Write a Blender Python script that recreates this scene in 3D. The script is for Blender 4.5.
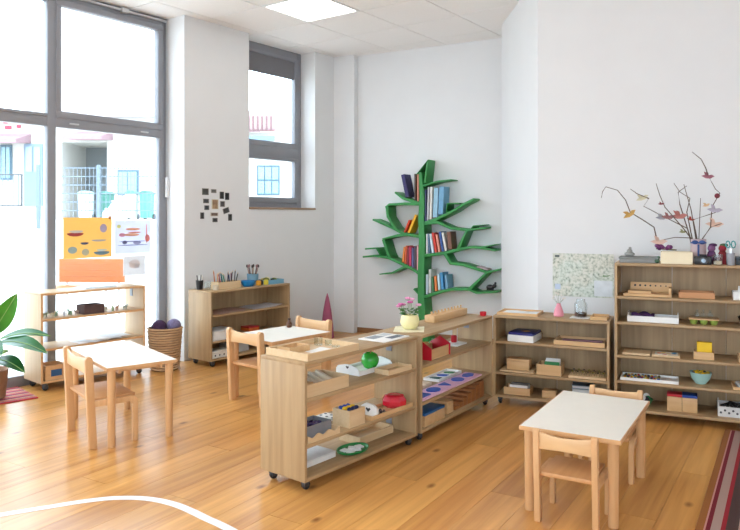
import bpy, bmesh, math, random
from mathutils import Vector, Matrix
random.seed(7)
for o in list(bpy.data.objects): bpy.data.objects.remove(o, do_unlink=True)
SC = bpy.context.scene
COL = SC.collection
PI = math.pi

# ---------------------------------------------------------------- camera
cd = bpy.data.cameras.new('camera'); cam = bpy.data.objects.new('camera', cd); COL.objects.link(cam)
cam.location = (0, 0, 1.58); cam.rotation_euler = (PI/2, 0, 0)
cd.sensor_width = 36; cd.lens = 36*700/740; cd.shift_y = -48/740; cd.clip_end = 300
SC.camera = cam
# ---------------------------------------------------------------- sky, sun, exposure
w = bpy.data.worlds.new('overcast_sky'); SC.world = w; w.use_nodes = True
bg = w.node_tree.nodes['Background']
bg.inputs[0].default_value = (0.715, 0.865, 1.0, 1); bg.inputs[1].default_value = 5.7
sd = bpy.data.lights.new('sun', 'SUN'); sun = bpy.data.objects.new('sun', sd); COL.objects.link(sun)
sd.energy = 2.0; sd.angle = 0.6; sd.color = (1, .96, .9)
sun.rotation_euler = (math.radians(40), 0, math.radians(-20)); sun.location = (0, -8, 12)
vs = SC.view_settings
vs.view_transform = 'Standard'; vs.look = 'None'; vs.gamma = 1; vs.use_curve_mapping = False
vs.exposure = 0.27

# ---------------------------------------------------------------- materials
def lin(c):
    return tuple((x/255/12.92 if x/255 <= .04045 else ((x/255+.055)/1.055)**2.4) for x in c)
MATS = {}
def _new(name):
    m = bpy.data.materials.new(name); m.use_nodes = True
    nt = m.node_tree
    return m, nt, nt.nodes['Principled BSDF']
def mat(name, rgb, rough=.6, var=.06, scale=14, bump=0, metal=0, trans=0, emit=0, coat=0):
    if name in MATS: return MATS[name]
    m, nt, b = _new(name); c = lin(rgb)
    tc = nt.nodes.new('ShaderNodeTexCoord'); no = nt.nodes.new('ShaderNodeTexNoise')
    no.inputs['Scale'].default_value = scale; no.inputs['Detail'].default_value = 3
    nt.links.new(tc.outputs['Object'], no.inputs['Vector'])
    r = nt.nodes.new('ShaderNodeValToRGB')
    r.color_ramp.elements[0].color = (*[x*(1-var) for x in c], 1); r.color_ramp.elements[0].position = .3
    r.color_ramp.elements[1].color = (*[min(1, x*(1+var)) for x in c], 1); r.color_ramp.elements[1].position = .7
    nt.links.new(no.outputs['Fac'], r.inputs['Fac']); nt.links.new(r.outputs['Color'], b.inputs['Base Color'])
    b.inputs['Roughness'].default_value = rough; b.inputs['Metallic'].default_value = metal
    b.inputs['Coat Weight'].default_value = coat
    if trans: b.inputs['Transmission Weight'].default_value = trans
    if emit:
        b.inputs['Emission Color'].default_value = (*c, 1); b.inputs['Emission Strength'].default_value = emit
    if bump:
        bp = nt.nodes.new('ShaderNodeBump'); bp.inputs['Strength'].default_value = bump; bp.inputs['Distance'].default_value = .004
        nt.links.new(no.outputs['Fac'], bp.inputs['Height']); nt.links.new(bp.outputs['Normal'], b.inputs['Normal'])
    MATS[name] = m; return m
def wood(name, light, dark, axis='z', rough=.5, grain=28, stretch=.06, objrand=0, contrast=1.0, knots=False):
    if name in MATS: return MATS[name]
    m, nt, b = _new(name); N = nt.nodes.new; L = nt.links.new
    tc = N('ShaderNodeTexCoord'); mp = N('ShaderNodeMapping')
    s = {'x': (stretch, 1, 1), 'y': (1, stretch, 1), 'z': (1, 1, stretch)}[axis]
    mp.inputs['Scale'].default_value = s
    oi = N('ShaderNodeObjectInfo'); ad = N('ShaderNodeVectorMath'); ad.operation = 'ADD'
    mu = N('ShaderNodeMath'); mu.operation = 'MULTIPLY'; mu.inputs[1].default_value = 37.0
    L(oi.outputs['Random'], mu.inputs[0]); L(tc.outputs['Object'], ad.inputs[0]); L(mu.outputs[0], ad.inputs[1])
    L(ad.outputs[0], mp.inputs['Vector'])
    n1 = N('ShaderNodeTexNoise'); n1.inputs['Scale'].default_value = grain; n1.inputs['Detail'].default_value = 6; n1.inputs['Distortion'].default_value = .4
    L(mp.outputs[0], n1.inputs['Vector'])
    n2 = N('ShaderNodeTexNoise'); n2.inputs['Scale'].default_value = grain*.22; n2.inputs['Detail'].default_value = 2
    L(mp.outputs[0], n2.inputs['Vector'])
    mx = N('ShaderNodeMath'); mx.operation = 'MULTIPLY_ADD'; mx.inputs[1].default_value = .55
    L(n1.outputs['Fac'], mx.inputs[0])
    m2 = N('ShaderNodeMath'); m2.operation = 'MULTIPLY'; m2.inputs[1].default_value = .45
    L(n2.outputs['Fac'], m2.inputs[0]); L(m2.outputs[0], mx.inputs[2])
    r = N('ShaderNodeValToRGB'); h = .22/contrast
    r.color_ramp.elements[0].position = .5-h; r.color_ramp.elements[1].position = .5+h
    r.color_ramp.elements[0].color = (*lin(dark), 1); r.color_ramp.elements[1].color = (*lin(light), 1)
    L(mx.outputs[0], r.inputs['Fac']); out = r.outputs['Color']
    if knots:
        vo = N('ShaderNodeTexVoronoi'); vo.voronoi_dimensions = '2D'; vo.inputs['Scale'].default_value = 1.15
        mp2 = N('ShaderNodeMapping'); mp2.inputs['Scale'].default_value = {'x': (.55, 1, 1), 'y': (1, .55, 1), 'z': (1, 1, .55)}[axis]
        L(ad.outputs[0], mp2.inputs['Vector']); L(mp2.outputs[0], vo.inputs['Vector'])
        kr = N('ShaderNodeValToRGB'); kr.color_ramp.elements[0].position = .006; kr.color_ramp.elements[1].position = .032
        kr.color_ramp.elements[0].color = (.38, .27, .19, 1); kr.color_ramp.elements[1].color = (1, 1, 1, 1)
        L(vo.outputs['Distance'], kr.inputs['Fac'])
        mm = N('ShaderNodeMix'); mm.data_type = 'RGBA'; mm.blend_type = 'MULTIPLY'; mm.inputs[0].default_value = 1
        L(out, mm.inputs[6]); L(kr.outputs['Color'], mm.inputs[7]); out = mm.outputs[2]
    if objrand:
        hs = N('ShaderNodeHueSaturation'); mr = N('ShaderNodeMapRange')
        mr.inputs['To Min'].default_value = 1-objrand; mr.inputs['To Max'].default_value = 1+objrand
        L(oi.outputs['Random'], mr.inputs['Value']); L(mr.outputs[0], hs.inputs['Value']); L(out, hs.inputs['Color']); out = hs.outputs['Color']
    L(out, b.inputs['Base Color']); b.inputs['Roughness'].default_value = rough
    bp = N('ShaderNodeBump'); bp.inputs['Strength'].default_value = .12; bp.inputs['Distance'].default_value = .002
    L(n1.outputs['Fac'], bp.inputs['Height']); L(bp.outputs['Normal'], b.inputs['Normal'])
    MATS[name] = m; return m
def glassmat(name, tint=(1, 1, 1), refl=.07):
    if name in MATS: return MATS[name]
    m, nt, b = _new(name); nt.nodes.remove(b)
    t = nt.nodes.new('ShaderNodeBsdfTransparent'); t.inputs[0].default_value = (*tint, 1)
    g = nt.nodes.new('ShaderNodeBsdfGlossy'); g.inputs['Roughness'].default_value = .03
    lw = nt.nodes.new('ShaderNodeLayerWeight'); lw.inputs[0].default_value = .25
    mr = nt.nodes.new('ShaderNodeMapRange'); mr.inputs['To Min'].default_value = refl*.6; mr.inputs['To Max'].default_value = min(1, refl*5)
    nt.links.new(lw.outputs['Fresnel'], mr.inputs['Value'])
    mx = nt.nodes.new('ShaderNodeMixShader'); nt.links.new(mr.outputs[0], mx.inputs[0])
    nt.links.new(t.outputs[0], mx.inputs[1]); nt.links.new(g.outputs[0], mx.inputs[2])
    nt.links.new(mx.outputs[0], nt.nodes['Material Output'].inputs[0])
    MATS[name] = m; return m

def paper(name, rgb):
    m, nt, b = _new(name); c = (*lin(rgb), 1); nt.nodes.remove(b)
    d = nt.nodes.new('ShaderNodeBsdfDiffuse'); t = nt.nodes.new('ShaderNodeBsdfTranslucent'); mx = nt.nodes.new('ShaderNodeMixShader')
    no = nt.nodes.new('ShaderNodeTexNoise'); no.inputs['Scale'].default_value = 9; r = nt.nodes.new('ShaderNodeValToRGB')
    r.color_ramp.elements[0].color = tuple(x*.95 for x in c[:3])+(1,); r.color_ramp.elements[1].color = c
    nt.links.new(no.outputs['Fac'], r.inputs['Fac']); nt.links.new(r.outputs['Color'], d.inputs[0]); nt.links.new(r.outputs['Color'], t.inputs[0])
    mx.inputs[0].default_value = .4; nt.links.new(d.outputs[0], mx.inputs[1]); nt.links.new(t.outputs[0], mx.inputs[2])
    nt.links.new(mx.outputs[0], nt.nodes['Material Output'].inputs[0]); return m
OAKL, OAKD = (192, 162, 121), (150, 119, 82)
OX = wood('sonoma_oak_x', OAKL, OAKD, 'x'); OY = wood('sonoma_oak_y', OAKL, OAKD, 'y'); OZ = wood('sonoma_oak_z', OAKL, OAKD, 'z')
EDGE = wood('sonoma_oak_edge', (178, 148, 112), (158, 128, 92), 'y')
MAPLE = wood('pale_maple', (204, 176, 140), (186, 156, 120), 'z')
BEECH = wood('beech', (226, 182, 134), (206, 156, 106), 'z', rough=.42, grain=34)
BEECHX = wood('beech_x', (226, 182, 134), (206, 156, 106), 'x', rough=.42, grain=34)
TRAYW = wood('tray_wood', (222, 184, 136), (202, 160, 110), 'x', grain=40)
TRAYY = wood('tray_wood_y', (222, 184, 136), (202, 160, 110), 'y', grain=40)
PALEW = wood('pale_plywood', (228, 200, 160), (210, 178, 134), 'y', grain=40)
DARKW = wood('brown_wood', (176, 116, 66), (140, 86, 46), 'y', grain=40)
PLANK = wood('floor_oak', (228, 172, 98), (184, 122, 60), 'y', rough=.28, grain=24, stretch=.045, objrand=.10, contrast=1.25, knots=True)
WALL = mat('white_plaster', (226, 226, 226), .9, .012, 3, bump=.04)
CEIL = mat('ceiling_tile_mineral', (246, 243, 241), .95, .02, 60, bump=.1)
TBAR = mat('ceiling_grid_metal', (214, 210, 206), .6, .02)
FRAME = mat('grey_window_frame', (140, 141, 147), .45, .03, 5)
SILV = mat('brushed_aluminium', (205, 206, 208), .35, .03, 40, metal=.6)
GLASS = glassmat('window_glass', (.98, .995, 1.0), .06)
CLEAR = glassmat('clear_glass', (.95, .97, .97), .06)
WHITE = mat('white_card', (240, 239, 236), .7, .02)
LAMI = mat('white_laminate', (240, 235, 224), .38, .012)
BLACK = mat('black_plastic', (28, 28, 32), .4, .1)
DGREY = mat('dark_grey_plastic', (70, 72, 76), .5, .06)
GREY = mat('grey_card', (138, 138, 136), .7, .05)
RED = mat('red_paint', (196, 24, 44), .35, .05)
BLUE = mat('blue_paint', (28, 70, 160), .4, .05)
GREEN = mat('tree_green_paint', (52, 140, 70), .5, .04, 8)
LEAF = mat('leaf_green', (72, 138, 52), .4, .25, 9)
YEL = mat('yellow_card', (246, 200, 30), .6, .04)
ORANGE = mat('orange_paint', (226, 110, 40), .6, .05)
PURPLE = mat('purple_cloth', (74, 42, 92), .8, .2, 30, bump=.3)
CREAM = mat('cream_paint', (240, 228, 170), .5, .04)
PINK = mat('pink_paint', (232, 150, 166), .5, .05)
def C(rgb, rough=.6, var=.08): return mat('tone_%d_%d_%d' % tuple(rgb), rgb, rough, var)

# ---------------------------------------------------------------- mesh helpers
class MB:
    def __init__(s): s.v = []; s.f = []
    def add(s, vs, fs):
        n = len(s.v); s.v += [tuple(v) for v in vs]; s.f += [tuple(n+i for i in f) for f in fs]; return s
    def box(s, x0, x1, y0, y1, z0, z1, M=None):
        v = [Vector(p) for p in ((x0,y0,z0),(x1,y0,z0),(x1,y1,z0),(x0,y1,z0),(x0,y0,z1),(x1,y0,z1),(x1,y1,z1),(x0,y1,z1))]
        if M: v = [M @ p for p in v]
        return s.add(v, [(3,2,1,0),(4,5,6,7),(0,1,5,4),(1,2,6,5),(2,3,7,6),(3,0,4,7)])
    def lathe(s, prof, n=24, cx=0, cy=0, cz=0, sx=1, sy=1):
        vs = []; fs = []; m = len(prof)
        for r, z in prof:
            for k in range(n):
                a = 2*PI*k/n; vs.append((cx+r*sx*math.cos(a), cy+r*sy*math.sin(a), cz+z))
        for i in range(m-1):
            for k in range(n):
                fs.append((i*n+k, i*n+(k+1) % n, (i+1)*n+(k+1) % n, (i+1)*n+k))
        if prof[0][0] > 1e-6: fs.append(tuple(range(n-1, -1, -1)))
        if prof[-1][0] > 1e-6: fs.append(tuple((m-1)*n+k for k in range(n)))
        return s.add(vs, fs)
    def cyl(s, cx, cy, z0, z1, r, r1=None, n=16): return s.lathe([(r, z0), (r1 if r1 is not None else r, z1)], n, cx, cy)
    def ball(s, c, r, nu=14, nv=9):
        if not isinstance(r, (tuple, list)): r = (r, r, r)
        pr = [(math.sin(PI*i/nv), -math.cos(PI*i/nv)) for i in range(nv+1)]
        pr[0] = (1e-4, -1); pr[-1] = (1e-4, 1); vs = []; fs = []
        for q, z in pr:
            for k in range(nu):
                a = 2*PI*k/nu; vs.append((c[0]+r[0]*q*math.cos(a), c[1]+r[1]*q*math.sin(a), c[2]+r[2]*z))
        for i in range(nv):
            for k in range(nu): fs.append((i*nu+k, i*nu+(k+1) % nu, (i+1)*nu+(k+1) % nu, (i+1)*nu+k))
        return s.add(vs, fs)
    def tube(s, pts, r, n=6):
        pts = [Vector(p) for p in pts]; m = len(pts); vs = []; fs = []
        rs = r if isinstance(r, (list, tuple)) else [r]*m
        up = Vector((0, 0, 1))
        for i, p in enumerate(pts):
            d = (pts[min(i+1, m-1)]-pts[max(i-1, 0)]).normalized()
            a = d.cross(up if abs(d.z) < .95 else Vector((1, 0, 0))).normalized(); b = d.cross(a).normalized()
            for k in range(n):
                t = 2*PI*k/n; vs.append(p+(a*math.cos(t)+b*math.sin(t))*rs[i])
        for i in range(m-1):
            for k in range(n): fs.append((i*n+k, i*n+(k+1) % n, (i+1)*n+(k+1) % n, (i+1)*n+k))
        fs += [tuple(range(n-1, -1, -1)), tuple((m-1)*n+k for k in range(n))]
        return s.add(vs, fs)
    def prism(s, poly, h0, h1, plane='xy'):
        P = {'xy': lambda a, b, h: (a, b, h), 'xz': lambda a, b, h: (a, h, b), 'yz': lambda a, b, h: (h, a, b)}[plane]
        n = len(poly)
        vs = [P(a, b, h0) for a, b in poly]+[P(a, b, h1) for a, b in poly]
        fs = [tuple(range(n-1, -1, -1)), tuple(range(n, 2*n))]+[(i, (i+1) % n, n+(i+1) % n, n+i) for i in range(n)]
        return s.add(vs, fs)
    def strip(s, pts, ws, y0, y1):
        """a board bent along a polyline in x-z, thickness ws, running from y0 to y1"""
        m = len(pts); L = []; R = []
        for i in range(m):
            a = Vector(pts[max(i-1, 0)]); b = Vector(pts[min(i+1, m-1)]); d = (b-a).normalized(); n = Vector((-d.y, d.x)); p = Vector(pts[i])
            wd = ws[i] if isinstance(ws, (list, tuple)) else ws
            L.append(p+n*wd/2); R.append(p-n*wd/2)
        vs = []
        for y in (y0, y1):
            for q in L+R: vs.append((q.x, y, q.y))
        fs = []; k = 2*m
        for i in range(m-1):
            fs += [(i, i+1, m+i+1, m+i), (k+i, k+m+i, k+m+i+1, k+i+1), (i, k+i, k+i+1, i+1), (m+i, m+i+1, k+m+i+1, k+m+i)]
        fs += [(0, m, k+m, k), (m-1, k+m-1, k+2*m-1, 2*m-1)]
        return s.add(vs, fs)
    def mesh(s, name, mt, bevel=0, smooth=False):
        me = bpy.data.meshes.new(name); me.from_pydata(s.v, [], s.f)
        bm = bmesh.new(); bm.from_mesh(me); bmesh.ops.recalc_face_normals(bm, faces=bm.faces)
        if bevel:
            bmesh.ops.bevel(bm, geom=[e for e in bm.edges if e.is_manifold and e.calc_face_angle(0) > .6], offset=bevel, segments=2, profile=.5, affect='EDGES', clamp_overlap=True)
        bm.to_mesh(me); bm.free()
        if smooth or bevel:
            me.polygons.foreach_set('use_smooth', [True]*len(me.polygons)); me.set_sharp_from_angle(angle=math.radians(40))
        me.materials.append(mt); return me
    def build(s, name, mt, parent=None, loc=(0,0,0), rz=0, bevel=0, smooth=False, label=None):
        return link(name, s.mesh(name, mt, bevel, smooth), parent, loc, rz, label)
def link(name, me, parent=None, loc=(0,0,0), rz=0, label=None):
    o = bpy.data.objects.new(name, me); COL.objects.link(o); o.location = loc
    o.rotation_euler = rz if isinstance(rz, (tuple, list)) else (0, 0, rz)
    if parent: o.parent = parent
    if label: o['label'] = label
    return o
def tag(o, label, cat, group=None, kind=None):
    o['label'] = label; o['category'] = cat
    if group: o['group'] = group
    if kind: o['kind'] = kind
    return o
def thing(name, label, cat, loc=(0,0,0), rz=0, group=None, kind=None):
    return tag(link(name, None, None, loc, rz), label, cat, group, kind)
def B(*a): return MB().box(*a)
def clip(poly, region):
    out = [Vector(p) for p in poly]; n = len(region)
    for i in range(n):
        a = Vector(region[i]); b = Vector(region[(i+1) % n]); e = b-a
        side = lambda p: e.x*(p.y-a.y)-e.y*(p.x-a.x)
        src = out; out = []
        for j in range(len(src)):
            p = src[j]; q = src[(j+1) % len(src)]; sp = side(p); sq = side(q)
            if sp >= 0: out.append(p)
            if (sp >= 0) != (sq >= 0): out.append(p+(q-p)*(sp/(sp-sq)))
        if len(out) < 3: return []
    return out
def area(p): return abs(sum(p[i].x*p[(i+1) % len(p)].y-p[(i+1) % len(p)].x*p[i].y for i in range(len(p))))/2

# ================================================================= THE ROOM
ZC = 3.79
GX = Vector((.808, -.589)); GY = Vector((.589, .808))          # directions of the ceiling grid
WD = Vector((.602, .798)); WN = Vector((.798, -.602))           # window wall: along, into the room
WB = Vector((-2.03, 7.65)); WP = Vector((-2.30, 7.85))          # pier corner, window plane
BD = Vector((.87869, -.47739)); BP = Vector((-.15, 9.6)); BA = math.atan2(BD.y, BD.x)
ROOM = [(-8.45, -3), (4.95, -3), (4.95, 7.2), (1.9, 8.95), (-.55, 10.28), (-8.45, -.1)]
floor = MB().prism(ROOM, -.2, -.02).build('floor', mat('subfloor', (130, 88, 50), .8)); tag(floor, 'warm oak plank floor with knots', 'floor', kind='structure')
fa = .557; fx = Vector((math.cos(fa), -math.sin(fa))); fy = Vector((math.sin(fa), math.cos(fa)))
PW, PL = .22, 2.4; cnt = 0; full = None; stuffpl = MB(); planks = []
for i in range(-42, 60):
    off = (i*.83) % PL
    for j in range(-6, 8):
        o0 = fx*(i*PW)+fy*(j*PL+off); g = .0009
        poly = [o0+fx*g+fy*g, o0+fx*(PW-g)+fy*g, o0+fx*(PW-g)+fy*(PL-g), o0+fx*g+fy*(PL-g)]
        c = clip(poly, ROOM)
        if len(c) < 3 or area(c) < .02: continue
        ctr = o0+fx*PW/2+fy*PL/2
        planks.append((ctr.y < -.6 or ctr.x < -.75*ctr.y-1.5, ctr.length, o0, c, area(c)))
planks.sort(key=lambda t: (t[0], t[1]))
for n, (_, _, o0, c, ar) in enumerate(planks):
    if n < 290:
        if ar > (PW-.004)*(PL-.004)*.999:
            if full is None: full = B(.0009, PW-.0009, .0009, PL-.0009, -.02, 0).mesh('floor_plank', PLANK)
            link('floor_plank', full, floor, (o0.x, o0.y, 0), -fa)
        else:
            loc = [((p-o0).dot(fx), (p-o0).dot(fy)) for p in c]
            MB().prism(loc, -.02, 0).build('floor_plank', PLANK, floor, (o0.x, o0.y, 0), -fa)
    else: stuffpl.prism([tuple(p) for p in c], -.02, 0)
if stuffpl.v: stuffpl.build('floor_planks_beyond', PLANK, floor)['kind'] = 'stuff'

ceil = MB().prism(ROOM, ZC+.035, ZC+.2).build('ceiling', TBAR); tag(ceil, 'suspended ceiling of square white tiles', 'ceiling', kind='structure')
G0 = Vector((-.7045, 7.954)); TS = .755; tm = None; TA = math.atan2(GX.y, GX.x)
def cell(i, j): return G0+GX*(TS*i)+GY*(TS*j)
for i in range(-9, 12):
    for j in range(-15, 5):
        if (i, j) in ((0, -1), (0, -5), (4, -5), (0, -9), (4, -9)): continue
        o0 = cell(i, j); g = .007
        poly = [o0+GX*a+GY*b for a, b in ((g, g), (TS-g, g), (TS-g, TS-g), (g, TS-g))]
        c = clip(poly, ROOM)
        if len(c) < 3 or area(c) < .02 or o0.y < -1.5: continue
        if area(c) > (TS-2*g)**2*.999:
            if tm is None: tm = B(g, TS-g, g, TS-g, 0, .04).mesh('ceiling_tile', CEIL)
            link('ceiling_tile', tm, ceil, (o0.x, o0.y, ZC), TA)
        else: MB().prism([((p-o0).dot(GX), (p-o0).dot(GY)) for p in c], 0, .04).build('ceiling_tile', CEIL, ceil, (o0.x, o0.y, ZC), TA)
LIGHTS = {(0, -1): 'square white recessed light panel nearest the small window', (0, -5): 'added unseen light panel above the near divider', (4, -5): 'added unseen light panel above the right table', (0, -9): 'added unseen light panel left above the camera', (4, -9): 'added unseen light panel right above the camera'}  # first panel is in view; the others are unseen, added to brighten the floor
for (ci, cj), lab in LIGHTS.items():
    o0 = cell(ci, cj)
    cl = thing('ceiling_light', lab, 'ceiling light', (o0.x, o0.y, ZC), TA, 'recessed ceiling light panels')
    fr = MB()
    for a in ((.01, TS-.01, .01, .035), (.01, TS-.01, TS-.035, TS-.01), (.01, .035, .035, TS-.035), (TS-.035, TS-.01, .035, TS-.035)): fr.box(*a, -.006, .03)
    fr.build('frame', mat('white_metal', (238, 238, 236), .5, .01), cl)
    B(.035, TS-.035, .035, TS-.035, .004, .02).build('diffuser', mat('light_diffuser', (250, 248, 243), .6, .005, emit=4.5), cl)

# window wall (pier + under and beside the small window)
wl = thing('wall_left', 'white plastered wall with the small high window', 'wall', (WB.x, WB.y, 0), math.atan2(WD.y, WD.x), kind='structure')
TH = .335                                                         # local x along the wall, y outward
B(0, .956, 0, TH, 0, ZC).build('wall_panel', WALL, wl)
B(.956, 2.15, 0, TH, 0, 1.675).build('wall_panel', WALL, wl)
B(2.15, 2.75, 0, TH, 0, ZC).build('wall_panel', WALL, wl)
wb = thing('wall_back', 'white plastered back wall behind the tree bookcase', 'wall', (BP.x, BP.y, 0), BA, kind='structure')
B(-.55, 2.55, 0, .25, 0, ZC).build('wall_panel', WALL, wb)
a0 = Vector((-.546, 9.62)); a1 = Vector((-.262, 9.50))
B(-.42, -.02, -.10, 0, 0, ZC).build('corner_pier', WALL, wb)
wr = MB().prism([(1.515, 8.06), (1.536, 6.4), (4.95, 4.86), (4.95, 7.0), (2.1, 8.75), (1.72, 8.58)][::1], 0, ZC).build('wall_right', WALL)
tag(wr, 'projecting white wall behind the tall shelf unit', 'wall', kind='structure')
ws = B(4.95, 5.15, -3, 4.86, 0, ZC).build('wall_side', WALL); tag(ws, 'unseen white side wall right of the view, keeping light out', 'wall', kind='structure')  # unseen wall, put in so no daylight enters from the right
wq = thing('wall_rear', 'unseen white wall behind the camera, its opening sized to shape the daylight', 'wall', (0, -3, 0), 0, kind='structure')
for a in ((-8.45, -5.6, 0, ZC), (2.6, 4.95, 0, ZC), (-5.6, 2.6, 0, .95), (-5.6, 2.6, 2.9, ZC)): B(a[0], a[1], -.2, 0, a[2], a[3]).build('wall_panel', WALL, wq)  # unseen rear wall, added with an opening sized to limit daylight from behind
# baseboards
SK = wood('baseboard_oak', (160, 116, 76), (132, 92, 58), 'x')
bb = B(.95, 2.46, -.016, 0, 0, .07).build('baseboard_left', SK, None, (WB.x, WB.y, 0), math.atan2(WD.y, WD.x)); tag(bb, 'brown wooden baseboard along the wall below the small window', 'baseboard', kind='structure')
bb = B(-.02, 1.95, -.016, 0, 0, .07).build('baseboard_back', SK, None, (BP.x, BP.y, 0), BA); tag(bb, 'brown wooden baseboard along the wall of the tree bookcase', 'baseboard', kind='structure')

# ---- large window: local x = distance from the pier towards the camera, y = outward
WA = math.atan2(-WD.y, -WD.x)
w1 = thing('window_1', 'tall grey-framed glazed window front on the left', 'window', (WP.x, WP.y, 0), WA, kind='structure')
# with this rotation local +y points into the room's outside when negated
def wbx(name, x0, x1, z0, z1, d0, d1, m=FRAME, par=None, bevel=.004): return B(x0, x1, -d1, -d0, z0, z1).build(name, m, par or w1, bevel=bevel)
Y0, Y1 = -.035, .035                                                # frame depth about the window plane (outward negative local y handled in wbx)
wbx('frame_jamb', 0, .065, 0, ZC, Y0, Y1); wbx('frame_head', .065, 5.5, 3.70, ZC, Y0, Y1); wbx('frame_sill', .065, 5.5, 0, .10, Y0, Y1)
MUL = [1.297, 2.63, 3.965, 5.30]
for k, x in enumerate(MUL):
    wbx('mullion', x, x+.085, .10, 3.70, Y0-.012, Y1)
prev = .065
for k, x in enumerate(MUL):
    wbx('transom', prev, x, 2.455, 2.545, Y0-.01, Y1)
    # upper sash
    for a in ((prev, x, 2.545, 2.612), (prev, x, 3.642, 3.70), (prev, prev+.062, 2.612, 3.642), (x-.052, x, 2.612, 3.642)) if k == 0 else ((prev, x, 2.545, 2.575), (prev, x, 3.66, 3.70)):
        wbx('sash_rail', *a, Y0-.02, Y1-.01)
    wbx('pane', prev+.01, x-.01, 2.55, 3.695, .002, .008, GLASS, bevel=0)
    wbx('pane', prev+.01, x-.01, .105, 2.45, .002, .008, GLASS, bevel=0)
    if k == 0:
        wbx('sash_edge', prev, prev+.04, .10, 2.455, Y0-.005, Y1-.01)
    prev = x+.085
for x in (.25, 1.06):
    wbx('hinge_cover', x, x+.10, 2.492, 2.507, -.055, -.035, SILV)
wbx('opener_track', .02, 2.4, 3.742, 3.764, -.075, -.045, SILV); wbx('opener_motor', .52, .60, 3.725, 3.775, -.10, -.045, SILV)
wbx('opener_rod', .012, .026, 2.02, 3.74, -.062, -.048, SILV); wbx('opener_crank', .002, .036, 1.80, 2.02, -.08, -.045, mat('white_plastic', (232, 232, 232), .4, .01))
# solid wall beyond the window front
we = thing('wall_window_end', 'white wall beyond the window front', 'wall', (WP.x, WP.y, 0), WA, kind='structure')
B(5.5, 9.9, -.05, .25, 0, ZC).build('wall_panel', WALL, we)

# ---- small window
w2 = thing('window_2', 'small high grey-framed window with wooden sill', 'window', (WB.x, WB.y, 0), math.atan2(WD.y, WD.x), kind='structure')
def sbx(name, x0, x1, z0, z1, d0=.255, d1=.325, m=FRAME, bevel=.004): return B(x0, x1, d0, d1, z0, z1).build(name, m, w2, bevel=bevel)
sbx('frame_jamb', .956, 1.03, 1.70, ZC); sbx('frame_jamb', 2.076, 2.15, 1.70, ZC)
sbx('frame_head', 1.03, 2.076, 3.70, ZC); sbx('frame_sill', 1.03, 2.076, 1.70, 1.765)
sbx('transom', 1.03, 2.076, 2.36, 2.49, .245)
for z0, z1 in ((1.765, 2.36), (2.49, 3.70)):
    sbx('sash_rail', 1.03, 2.076, z0, z0+.07, .24, .31); sbx('sash_rail', 1.03, 2.076, z1-.04, z1, .24, .31)
    sbx('sash_stile', 1.03, 1.09, z0+.07, z1-.04, .24, .31); sbx('sash_stile', 2.016, 2.076, z0+.07, z1-.04, .24, .31)
    sbx('pane', 1.08, 2.026, z0+.06, z1-.03, .275, .281, GLASS, 0)
sbx('roller_blind', 1.09, 2.016, 3.42, 3.66, .262, .268, mat('grey_blind', (120, 118, 122), .9, .02), 0)
sbx('sill_board', .956, 2.15, 1.675, 1.70, -.015, .25, wood('sill_wood', (170, 140, 112), (146, 116, 90), 'x'))

# ================================================================= OUTSIDE
og = MB(); pts = []
def outg(s, d):
    p = WP-WD*s-WN*d; z = -.06 if d < .5 else min(1.5, -.06+(d-.5)*1.56/15)
    return (p.x, p.y, z)
ds = [.32, .5, 4, 8, 12, 15.5, 45]; ss = [-30, -10, 0, 10, 30]
og.add([outg(s, d) for d in ds for s in ss], [(r*5+c, r*5+c+1, r*5+c+6, r*5+c+5) for r in range(6) for c in range(4)])
og = og.build('ground_outside', mat('pale_paving', (216, 212, 206), .9, .05, 2)); tag(og, 'pale paved yard rising away outside the window', 'ground', kind='structure')
FW = mat('white_render', (188, 186, 180), .9, .02, 2)
FY = 26.0; K = FY/700
def fxz(u, v): return (u-370)*K, 1.58+(217-v)*K
ho = thing('yard_building', 'white building across the yard with a grey open garage and red awnings', 'building', (0, FY, 0))
def fac(name, u0, u1, v1, v0, y0, y1, m, par=None):
    x0, z1 = fxz(u0, v1); x1, z0 = fxz(u1, v0); return B(x0, x1, y0, y1, z0, z1).build(name, m, par or ho)
GA = (62, 107, 142, 219)
fac('wall', -120, 62, 118, 222, 0, .3, FW); fac('wall', 107, 230, 118, 222, 0, .3, FW); fac('wall', 62, 107, 118, 142, 0, .3, FW)
fac('garage_back_wall', 60, 109, 140, 222, 2.2, 2.4, mat('grey_render', (112, 118, 120), .9, .04)); fac('garage_side_wall', 58, 62, 140, 222, .3, 2.2, FW); fac('garage_side_wall', 107, 111, 140, 222, .3, 2.2, FW); fac('garage_ceiling', 58, 111, 138, 141.8, .3, 2.2, FW)
fac('roof', -125, 235, 112, 118, -.4, 6, mat('roof_sheet', (170, 164, 164), .8, .05))
dr = fac('door', 25, 43.5, 144, 206, -.08, .0, mat('pale_blue_door', (112, 130, 146), .6, .04))
for a, b in ((27, 33.3), (35.2, 41.5)): fac('door_leaf', a, b, 147, 172, -.11, -.08, mat('blue_glass', (138, 158, 172), .2, .04))
for (u0, u1, v0, v1) in ((1, 12.5, 145, 180), (118, 139, 170, 195)):
    wi = fac('window', u0, u1, v0, v1, -.06, 0, mat('window_blue_grey', (70, 96, 110), .5, .05))
    n = 2
    for k in range(n):
        a = u0+1.3+(u1-u0-2.6)/n*k
        fac('pane', a+.4, a+(u1-u0-2.6)/n-.4, v0+2, v1-2, -.09, -.06, mat('far_pane', (120, 150, 160), .15, .1))
AW = mat('faded_red_awning', (146, 116, 122), .8, .08)
for (u0, u1, v0, v1) in ((-30, 31, 134, 142), (75, 113, 132, 139)):
    x0, z1 = fxz(u0, v0); x1, z0 = fxz(u1, v1)
    MB().prism([(0, z1), (-1.1, z0), (-1.1, z0-.14), (0, z0-.05)], x0, x1, 'yz').build('awning', AW, ho)
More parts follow.
